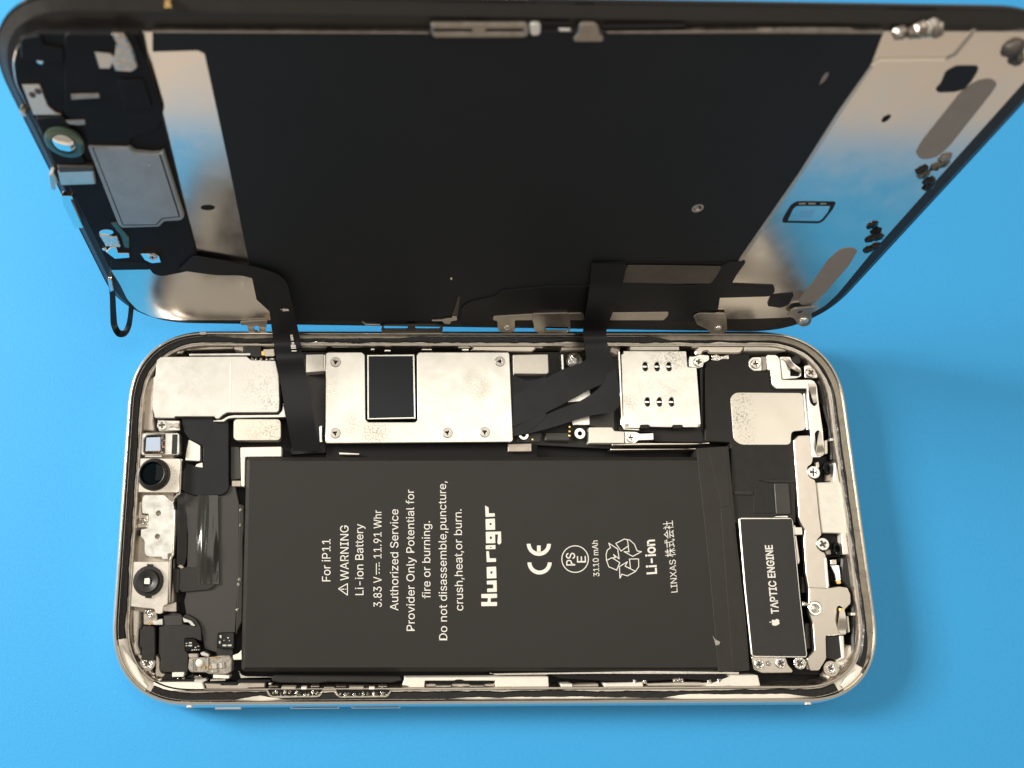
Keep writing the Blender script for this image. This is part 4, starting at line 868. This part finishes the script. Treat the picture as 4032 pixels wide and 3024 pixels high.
loft(GL, [(-.5, -1.1), (-.1, -.95), (0, -.6), (0, -.1), (-.12, 0)], 'cover_glass', 'glass', pan)
loft(GL, [(-.3, 0), (-1.45, .85), (-1.6, .95), (-2.6, .95)], 'display_frame', 'black', pan, cap0=False)
ps('metal_backplate', 'steel', c0, [(60, 330), (48, 250), (62, 190), (95, 150), (150, 127), (600, 126), (2000, 127), (3480, 125), (4090, 127), (4170, 150), (4170, 175), (3996, 368), (3430, 1000), (3340, 1110), (3300, 1158), (3250, 1205), (3190, 1238), (3100, 1252), (2900, 1258), (2000, 1262), (900, 1262), (700, 1262), (600, 1250), (540, 1222), (500, 1180), (470, 1120), (436, 1066), (330, 850), (210, 620), (110, 430)], 1.6, .9, .8, .12)
def px_shape(c, pts): return c(pts)
# black graphite film over the middle
ps('graphite_film', 'film', c0, [(600, 128), (3480, 128), (3474, 142), (3429, 259), (3300, 440), (3140, 690), (2920, 1012), (2895, 1030), (2840, 1140), (2820, 1266), (1100, 1263), (1010, 1180), (968, 980), (922, 750), (868, 500), (805, 212), (780, 200), (600, 205)], 1.72, 1.55, .2, .03, holes=[(oval(2745, 821, 10, 9), 0)], label='matte black film covering the middle of the screen back')
fh = S(c0, [(2747, 820)], 1.75)[0]
MB().lathe(fh, [(.95, 1.6), (.95, 1.78), (.6, 1.78), (.55, 1.6)], 24, cap=False).build('film_hole_ring', 'tan', pan)
ps('film_edge', 'tan', c0, [(3440, 262), (3429, 259), (3300, 440), (3140, 690), (2920, 1005), (2905, 1030), (2918, 1032), (2935, 1010), (3155, 695), (3315, 445)], 1.8, 1.55, .1, .05)
ps('dust_speck', 'cream', c0, oval(1777, 1098, 4, 5, 8), 1.80, 1.7, 0, .02)
ps('dust_speck', 'cream', c5, oval(1078, 337, 5, 5, 6), 3.2, 3.1, 0, .02)
ps('film_scuff', 'adhesive', c4, [(870, 560), (895, 500), (925, 470), (935, 480), (915, 520)], 1.735, 1.7, .3, .005)
# earpiece and sensor assembly on the left
sens = ps('sensor_assembly', 'sensor', c0, [(62, 330), (52, 250), (66, 190), (98, 152), (150, 130), (560, 130), (585, 260), (640, 470), (720, 800), (790, 1060), (640, 1090), (600, 1080), (590, 1060), (430, 1060), (330, 850), (210, 620), (110, 430)], 2.2, 1.5, .8, .15, label='black earpiece and sensor assembly along the left edge')
ps('sensor_ribbon', 'sensor', c1, [(560, 290), (1170, 300), (1300, 600), (1420, 1000), (1380, 1130), (1140, 1200), (1130, 1280), (760, 1265), (720, 1100), (560, 1000), (560, 700)], 2.6, 2.1, .8, .15, parent=sens)
ps('ribbon_step', 'sensor', c1, [(1020, 700), (1250, 690), (1330, 940), (1080, 960)], 2.9, 2.5, .5, .15, parent=sens)
ps('sensor_strip', 'clip', c1, [(615, 822), (862, 815), (872, 858), (620, 872)], 2.85, 2.3, .2, .1, parent=sens)
ps('sensor_strip', 'clip', c1, [(560, 1050), (740, 1045), (748, 1090), (680, 1095), (600, 1085)], 2.75, 2.3, .2, .1, parent=sens)
ps('foil_tab', 'foil', c1, [(960, 290), (1080, 300), (1110, 350), (1160, 450), (1200, 600), (1150, 635), (1000, 625), (975, 560), (1000, 470), (1010, 390)], 3.1, 2.2, .3, .2, parent=sens)
ps('foil_tab', 'tan', c1, [(822, 458), (960, 470), (1000, 505), (960, 600), (865, 600)], 2.9, 2.2, .1, .1, parent=sens)
ps('corner_tab', 'tan', c1, [(190, 742), (345, 738), (380, 830), (420, 930), (485, 985), (540, 1000), (290, 1005)], 2.5, 1.6, .2, .1, parent=sens)
for x, y, r_ in ((280, 830, .5), (330, 800, .5)):
    q = S(c1, [(x, y)], 2.6)[0]; MB().lathe(q, [(r_, 2.4), (r_ * .9, 2.6), (r_ * .4, 2.7)], 16).build('tab_rivet', 'recess', sens)
for x, y in ((275, 485), (345, 540)):
    q = S(c1, [(x, y)], 2.5)[0]; MB().lathe(q, [(.5, 2.1), (.4, 2.4), (.1, 2.5)], 16).build('tab_rivet', 'rim', sens)
ps('corner_step', 'sensor', c1, [(170, 330), (360, 300), (380, 400), (560, 430), (560, 560), (370, 545), (180, 520)], 2.6, 2.1, .6, .2, parent=sens)
fc = ps('front_camera', 'sensor', c1, [(300, 1030), (545, 1010), (600, 1090), (745, 1420), (700, 1435), (470, 1440)], 2.8, 1.6, .5, .2, label='front camera with a greenish lens')
q0 = S(c1, [(560, 1250)], 3.2)[0]
MB().lathe(q0, [(2.9, 2.6), (2.9, 3.1), (2.6, 3.3), (1.9, 3.3), (1.8, 3.0)], 40).build('camera_ring', 'greenlens', fc)
MB().lathe((q0[0] + .1, q0[1] + .3), [(1.6, 3.0), (1.6, 3.5), (1.4, 3.7), (.6, 3.85), (.1, 3.88)], 32).build('camera_lens', 'mirror', fc)
ps('camera_bracket', 'tan', c1, [(500, 1490), (815, 1480), (835, 1610), (530, 1620)], 2.9, 1.8, .3, .2, parent=fc)
ps('camera_bracket', 'recess', c1, [(495, 1445), (815, 1450), (818, 1500), (510, 1510)], 3.1, 1.8, .3, .2, parent=fc)
er = ps('earpiece_speaker', 'speaker', c5, [(540, 172), (900, 182), (948, 225), (1100, 240), (1175, 235), (1200, 215), (1382, 790), (1350, 818), (1210, 825), (1162, 872), (840, 882), (808, 850)], 3.0, 1.8, .3, .15, label='grey earpiece speaker cover with notched corners')
ps('speaker_plate', 'speaker', c5, [(588, 185), (900, 190), (945, 235), (1170, 245), (1340, 775), (1320, 790), (1190, 795), (1140, 850), (850, 855)], 3.12, 3.04, .2, .05, parent=er)
mbg = MB(); mbg.stroke(S(c5, [(588, 185), (850, 855), (1140, 852), (1190, 797), (1340, 780), (1170, 245)], 3.14), .16, 3.0, 3.135); mbg.build('speaker_groove', 'dark', er)
ps('sensor_plate', 'mirror', c5, [(310, 600), (405, 603), (418, 630), (395, 632), (505, 880), (430, 884), (330, 690)], 2.6, 1.6, .1, .05, parent=sens)
ps('sensor_hole', 'mirror', c5, oval(705, 918, 62, 24), 2.35, 2.1, 0, .02, parent=sens)
ps('sensor_bracket', 'mirror', c5, [(740, 1048), (790, 1048), (805, 1100), (900, 1100), (905, 1140), (780, 1150), (700, 1090)], 2.8, 2.1, .1, .08, parent=sens)
ps('sensor_bracket', 'solder', c5, [(640, 940), (800, 960), (830, 1050), (700, 1040)], 2.6, 2.1, .2, .1, parent=sens)
ps('sensor_bracket', 'greenlens', c5, [(740, 840), (790, 830), (900, 960), (905, 1060), (860, 1050), (830, 950)], 2.5, 2.1, .2, .1, parent=sens)
q = S(c5, [(690, 1070)], 2.8)[0]; MB().lathe(q, [(.5, 2.2), (.45, 2.7), (.2, 2.85)], 16).build('sensor_stud', 'mirror', sens)
tb = ps('screw_tab', 'mirror', c5, [(1000, 1105), (1120, 1103), (1165, 1130), (1182, 1180), (1100, 1188), (1040, 1160)], 2.9, 2.1, .2, .06, parent=sens)
q = S(c5, [(1108, 1134)], 3.0)[0]; sx = screw_mesh(.85, 1).build('screw', ['silver', 'recess'], tb); sx.location = (q[0] * MM, q[1] * MM, 2.85 * MM)
ps('sensor_base', 'dark', c5, [(740, 1160), (1060, 1180), (1078, 1245), (740, 1250)], 2.3, 1.6, .2, .1, parent=sens)
ps('backplate_hole', 'dark', c5, oval(1588, 704, 62, 22), 1.68, 1.5, 0, .02)
# small springs on the left edge
ps('edge_clip', 'tan', c5, [(200, 420), (240, 400), (280, 470), (255, 560), (220, 540)], 2.2, .5, .2, .15)
ps('edge_clip', 'solder', c5, [(715, 1330), (750, 1330), (770, 1430), (735, 1440)], 2.0, .5, .2, .15)
ps('edge_clip', 'tan', c1, [(165, 960), (215, 975), (230, 1010), (190, 1030)], 2.0, .5, .2, .15)
# loose loop of ribbon hanging at the lower left corner
hp = lambda x, y, z: PAN_I @ (P(x, y, z) - PAN_O)
L = [Q(424, 1105, .6), Q(432, 1160, 1.0), hp(434, 1230, 12), hp(438, 1285, 9), hp(462, 1324, 7), hp(496, 1322, 7), hp(516, 1288, 8), hp(524, 1240, 12), Q(528, 1195, 1.2)]
R_ = [Q(446, 1095, .6), Q(454, 1160, 1.0), hp(458, 1230, 12), hp(463, 1278, 8.6), hp(474, 1300, 6.0), hp(486, 1300, 6.0), hp(497, 1278, 7.6), hp(504, 1240, 12), Q(508, 1195, 1.2)]
MB().strip(L, R_, .12).build('loose_ribbon', 'flex', pan, 'thin loose black ribbon loop at the lower left corner')
# right side of the metal back
ps('black_sticker', 'film', c4, [(1632, 585), (1670, 545), (1700, 470), (1770, 432), (1910, 432), (1912, 460), (1870, 530), (1820, 585), (1755, 603), (1650, 606)], 1.72, 1.55, .35, .03)
ps('adhesive_strip', 'adhesive', c4, [(1500, 1000), (1545, 920), (1800, 600), (1900, 530), (1990, 512), (2042, 545), (1990, 620), (1720, 960), (1640, 1030), (1540, 1045)], 1.70, 1.55, .8, .03)
ps('adhesive_strip', 'adhesive', c8, [(1640, 850), (1780, 680), (1900, 500), (2010, 400), (2110, 385), (2165, 410), (2090, 540), (1900, 760), (1790, 870), (1680, 900)], 1.70, 1.55, .8, .03)
ps('backplate_hole', 'dark', c4, [(1278, 800), (1290, 770), (1325, 752), (1345, 755), (1330, 780), (1300, 800)], 1.7, 1.5, .3, .02)
mb = MB(); mb.stroke([Vector(a) for a in S(c4, [(1215, 425), (1265, 395), (1690, 390)], 1.75)], .5, 1.55, 1.72); mb.build('embossed_ridge', 'rim', pan)
mb = MB(); mb.stroke([Vector(a) for a in S(c4, [(1700, 388), (1760, 360), (1860, 240), (1880, 205)], 1.75)], .5, 1.55, 1.68); mb.build('embossed_ridge', 'beige', pan)
sk_ = MB(); o_ = rounded(S(c4, [(628, 1455), (640, 1420), (690, 1340), (730, 1318), (985, 1320), (960, 1370), (900, 1445), (870, 1460)], 1.7), .5); i_ = rounded(S(c4, [(664, 1447), (700, 1370), (722, 1346), (948, 1346), (930, 1390), (890, 1440), (872, 1449)], 1.7), .3)
sk_.slab(o_, 1.55, 1.7, .02, [i_]); sk_ = sk_.build('sticker_frame', 'film', pan, 'square black sticker outline on the metal back')
mb = MB()
for x0, x1 in ((742, 785), (802, 850), (882, 920)):
    for k_ in range(5):
        a = x0 + (x1 - x0) * k_ / 5; mb.slab(S(c4, box(a, 1327, a + (x1 - x0) * .13, 1334), 1.715), 1.695, 1.715, 0)
mb.build('sticker_print', 'white', sk_)
ps('sticker_stain', mat('faint_stain', (0.72, 0.64, 0.62), 0.22, 1.0), c4, [(760, 1375), (845, 1368), (825, 1425), (745, 1425)], 1.63, 1.55, .3, .0, parent=sk_)
# torn foil and glue at the right edge
for (x, y) in ((1560, 1150), (1600, 1190), (1640, 1100), (1690, 1080), (1545, 1120), (1590, 1230), (1700, 1040), (1225, 1480), (1250, 1520), (1260, 1560), (1210, 1570), (1240, 1620), (1200, 1640)):
    q = S(c4, [(x, y)], 2.0)[0]; mb = MB().lathe(q, [(.95, 1.5), (.85, 1.75), (.55, 1.95), (.2, 2.0)], 14)
    mb.v = [(a + random.uniform(-.16, .16), b + random.uniform(-.2, .2), c_ + random.uniform(-.06, .08)) for a, b, c_ in mb.v]
    mb.build('torn_foil', random.choice(['glass', 'clip', 'olive', 'sensor']), pan)
for x, y, r_, m_ in ((1410, 225, .9, 'clip'), (1480, 222, .8, 'clip'), (1540, 210, 1.1, 'clip'), (1600, 200, 1.2, 'glue'), (1650, 212, .9, 'clip'), (2150, 330, 1.3, 'recess'), (2170, 400, .9, 'recess')):
    q = S(c4, [(x, y)], 2.2)[0]; mb = MB().lathe(q, [(r_, 1.5), (r_ * .9, 2.0), (r_ * .6, 2.5), (r_ * .2, 2.7)], 14); mb.v = [(a + random.uniform(-.15, .15), b + random.uniform(-.15, .15), c_ + random.uniform(-.1, .1)) for a, b, c_ in mb.v]
    mb.build('glue_drop', m_, pan)
# clips along the top edge
def clip(c, pts, holes, h, m, name='retaining_clip'): return ps(name, m, c, pts, h - .7, h - 1.15, .6, .12, holes=[(k_, .5) for k_ in holes])
clip(c3, [(-8, 215), (10, 205), (830, 205), (848, 240), (840, 318), (790, 330), (20, 332), (-5, 300)], [box(15, 255, 352, 283), box(470, 255, 800, 283)], 3.0, 'clip')
clip(c3, [(850, 205), (950, 202), (948, 310), (858, 318)], [], 3.0, 'silver')
ps('retaining_clip', 'dark', c3, [(955, 205), (1205, 205), (1205, 265), (958, 262)], 1.9, 1.6, .1, .05)
clip(c3, [(1100, 248), (1210, 248), (1215, 280), (1105, 278)], [], 2.7, 'silver')
clip(c3, [(1232, 345), (1270, 300), (1285, 225), (1310, 205), (1420, 205), (1455, 230), (1465, 300), (1500, 330), (1490, 368), (1245, 368)], [], 3.3, 'clip', 'screw_tab')
clip(c4, [(455, 190), (700, 188), (1090, 190), (1110, 215), (1080, 240), (480, 240)], [], 2.4, 'clip')
ps('top_seam', 'dark', c3, [(1500, 240), (2212, 232), (2212, 258), (1500, 262)], 1.75, 1.0, .1, .02)
ps('top_trim', 'clip', c0, [(600, 122), (1690, 128), (1690, 134), (600, 130)], 1.85, 1.2, .1, .05)
ps('top_trim', 'clip', c0, [(2390, 125), (2960, 120), (3480, 124), (3480, 134), (2960, 132), (2390, 133)], 1.85, 1.2, .1, .05)
# top side of the screen: glass highlight laid on as a cream strip, and a gold spot
MB().slab([(-46, 72.9), (-1, 72.9), (-1, 73.14), (-46, 73.14)], -1.09, -.50, .04).build('glass_highlight', 'cream', pan)
q = Q(685, 85, .3); MB().slab([(q.x - .5, 72.2), (q.x + .5, 72.2), (q.x + .4, 73.0), (q.x - .3, 73.0)], .1, 1.3, .1).build('gold_spot', 'gold', pan)
# clips along the bottom edge
def drop_clip(c, pts, holes, m, h=2.0, name='retaining_clip', rr=.4): return ps(name, m, c, pts, h, h - .35, rr, .08, holes=[(k_, .45) for k_ in holes])
drop_clip(c6, [(102, 815), (340, 800), (335, 825), (320, 900), (295, 920), (200, 918), (170, 890), (165, 845), (105, 842)], [oval(245, 873, 24, 24, 14)], 'tan')
drop_clip(c6, [(1330, 880), (1345, 845), (1800, 838), (1865, 850), (1868, 890), (1835, 918), (1370, 918), (1335, 905)], [box(1352, 850, 1562, 880), box(1625, 850, 1842, 880)], 'recess')
drop_clip(c6, [(1160, 812), (1200, 835), (1320, 838), (1322, 850), (1195, 848)], [], 'silver', 2.0, 'edge_wire', .1)
drop_clip(c7, [(0, 800), (100, 795), (110, 790), (180, 780), (180, 765), (220, 770), (222, 800), (170, 810), (160, 835), (110, 830), (90, 808), (0, 808)], [], 'tan', 2.2, 'edge_wire', .2)
drop_clip(c7, [(175, 770), (225, 768), (248, 600), (230, 600)], [], 'recess', 2.0, 'edge_wire', .2)
tb = drop_clip(c7, [(530, 800), (540, 765), (880, 745), (1320, 735), (1330, 800), (725, 800), (725, 885), (700, 908), (605, 905), (575, 880), (570, 805)], [], 'tan', 2.2)
q = S(c7, [(655, 872)], 2.5)[0]; MB().lathe(q, [(.75, 2.1), (.72, 2.4), (.5, 2.5), (.35, 2.35)], 20).build('rivet', 'rim', tb)
drop_clip(c7, [(875, 800), (880, 742), (1190, 735), (1210, 830), (1200, 900), (1170, 915), (930, 915), (890, 885), (888, 838)], [box(990, 858, 1192, 892)], 'tan', 2.4)
drop_clip(c7, [(1525, 735), (2065, 728), (2060, 760), (2020, 800), (1530, 800)], [], 'tan', 2.2, 'edge_trim'); drop_clip(c7, [(1690, 812), (1720, 802), (1835, 802), (1830, 822), (1700, 826)], [], 'cream', 1.9, 'edge_trim')
drop_clip(c8, [(730, 985), (780, 958), (1010, 965), (1020, 1000), (1025, 1110), (1000, 1135), (880, 1138), (850, 1100), (765, 1060)], [], 'tan', 2.3, 'screw_tab')
q = S(c8, [(945, 1095)], 2.5)[0]; MB().lathe(q, [(.8, 2.2), (.7, 2.6), (.3, 2.7)], 20).build('rivet', 'solder', pan)
drop_clip(c8, [(1540, 980), (1600, 920), (1800, 900), (1755, 960), (1765, 1020), (1740, 1065), (1680, 1080), (1640, 1060), (1615, 1010)], [], 'tan', 2.5, 'screw_tab', .7)
q = S(c8, [(1690, 1030)], 2.7)[0]; MB().lathe(q, [(1.0, 2.4), (.9, 2.8), (.4, 2.95)], 20).build('rivet', 'solder', pan); q = S(c8, [(1660, 955)], 2.7)[0]; MB().lathe(q, [(.6, 2.4), (.4, 2.55), (.1, 2.5)], 14).build('rivet', 'recess', pan)
# black ribbons lying on the lower right of the back
ps('display_ribbon', 'flex', c7, [(250, 800), (255, 690), (320, 645), (550, 590), (620, 540), (1000, 505), (1380, 500), (1450, 300), (1700, 300), (1640, 470), (2100, 480), (2500, 540), (2480, 640), (2050, 720), (1300, 730), (860, 745), (540, 765), (540, 850), (250, 850)], 2.0, 1.6, .6, .1)
ps('display_ribbon', 'flex', c8, [(60, 690), (250, 680), (700, 715), (880, 700), (950, 560), (1060, 510), (1185, 522), (1100, 640), (1060, 720), (1440, 735), (1440, 780), (1390, 815), (890, 830), (850, 930), (560, 1000), (500, 1050), (0, 1050), (0, 720)], 2.05, 1.6, .5, .1)
ps('ribbon_pad', 'flex', c8, [(1378, 900), (1410, 820), (1610, 800), (1560, 890), (1490, 915)], 2.05, 1.6, .4, .1)
ps('ribbon_window', mat('taupe_window', (0.11, 0.095, 0.08), 0.4, 0.3, cn=0.2, scale=200), c8, [(155, 545), (560, 548), (975, 555), (930, 640), (880, 700), (600, 702), (95, 690)], 2.12, 1.9, .3, .03)
ps('ribbon_line', 'dark', c8, [(60, 515), (1185, 512), (1180, 528), (60, 530)], 1.85, 1.6, .1, .05)
# the two cables joining screen and body
def wl(x, y, z): return PAN_I @ (P(x, y, z) - PAN_O)
cab = MB().strip([Q(700, 1062, 2.4), Q(850, 1082, 2.4), Q(960, 1086, 2.6), Q(1030, 1120, 2.9), Q(1056, 1200, 4.0), wl(1075, 1330, 11), wl(1088, 1410, 11.0), wl(1100, 1480, 9.2), wl(1128, 1650, 8.0), wl(1152, 1775, 5.2)],
                 [Q(760, 1005, 2.4), Q(900, 1030, 2.4), Q(1040, 1060, 2.6), Q(1120, 1100, 2.9), Q(1150, 1190, 4.0), wl(1180, 1330, 11), wl(1193, 1405, 11.0), wl(1207, 1480, 9.2), wl(1236, 1650, 8.0), wl(1262, 1775, 5.2)], .16).build('flex_cable', 'flex', pan, 'long black cable from the sensor side down into the body')
mb = MB()
def cq(x, y): # a point just above the cable
    return wl(x, y, 11.6 if y < 1380 else 11.2)
for i, (x, y) in enumerate([(1136, 1252 + k_ * 5.4) for k_ in range(25)]):
    if i % 6 == 5: continue
    A = wl(x + (y - 1252) * .17, y, 11.75 - max(0, y - 1330) * .011); wd_ = 1.0 if i > 19 else .55
    d1 = (wl(x + 6, y, 11.7) - wl(x, y, 11.7)).normalized(); d2 = (wl(x, y + 6, 11.7) - wl(x, y, 11.7)).normalized()
    mb.add([A - d1 * wd_ * .5 - d2 * .09, A + d1 * wd_ * .5 - d2 * .09, A + d1 * wd_ * .5 + d2 * .09, A - d1 * wd_ * .5 + d2 * .09], [(0, 1, 2, 3)])
mb.build('cable_print', 'white', cab)
MB().strip([Q(2330, 1035, 2.3), Q(2322, 1120, 2.6), Q(2310, 1210, 4), wl(2296, 1300, 11), wl(2302, 1370, 10), wl(2302, 1420, 9.0), wl(2215, 1455, 8.2), wl(2130, 1500, 7.4), wl(2020, 1560, 6.6)],
           [Q(2468, 1040, 2.3), Q(2450, 1120, 2.6), Q(2420, 1210, 4), wl(2388, 1300, 11), wl(2396, 1370, 10), wl(2432, 1480, 9.0), wl(2330, 1530, 8.0), wl(2180, 1610, 7.2), wl(2020, 1680, 6.4)], .16).build('flex_cable', 'flex', pan, 'wide black cable from the screen bending left into the body')
MB().strip([wl(2390, 1400, 9.4), wl(2380, 1500, 8.6), wl(2300, 1570, 7.6), wl(2180, 1620, 7.0), wl(2030, 1690, 6.3)],
           [wl(2418, 1420, 9.4), wl(2436, 1600, 8.4), wl(2310, 1640, 7.4), wl(2150, 1690, 6.8), wl(2040, 1715, 6.2)], .16).build('flex_cable', 'flex', pan, 'lower branch of the black cable crossing the middle board')
MB().strip([wl(2010, 1470, 6.0), wl(2080, 1500, 6.6), wl(2150, 1480, 7.0)], [wl(2015, 1720, 6.0), wl(2080, 1700, 6.6), wl(2150, 1640, 7.0)], .2).build('cable_connector', 'flex', pan)
fruit(mb := MB(), c6, (526, 740), (528, 697), (450, 730), 4.4, Q); mb.build('cable_emblem', 'white', cab)
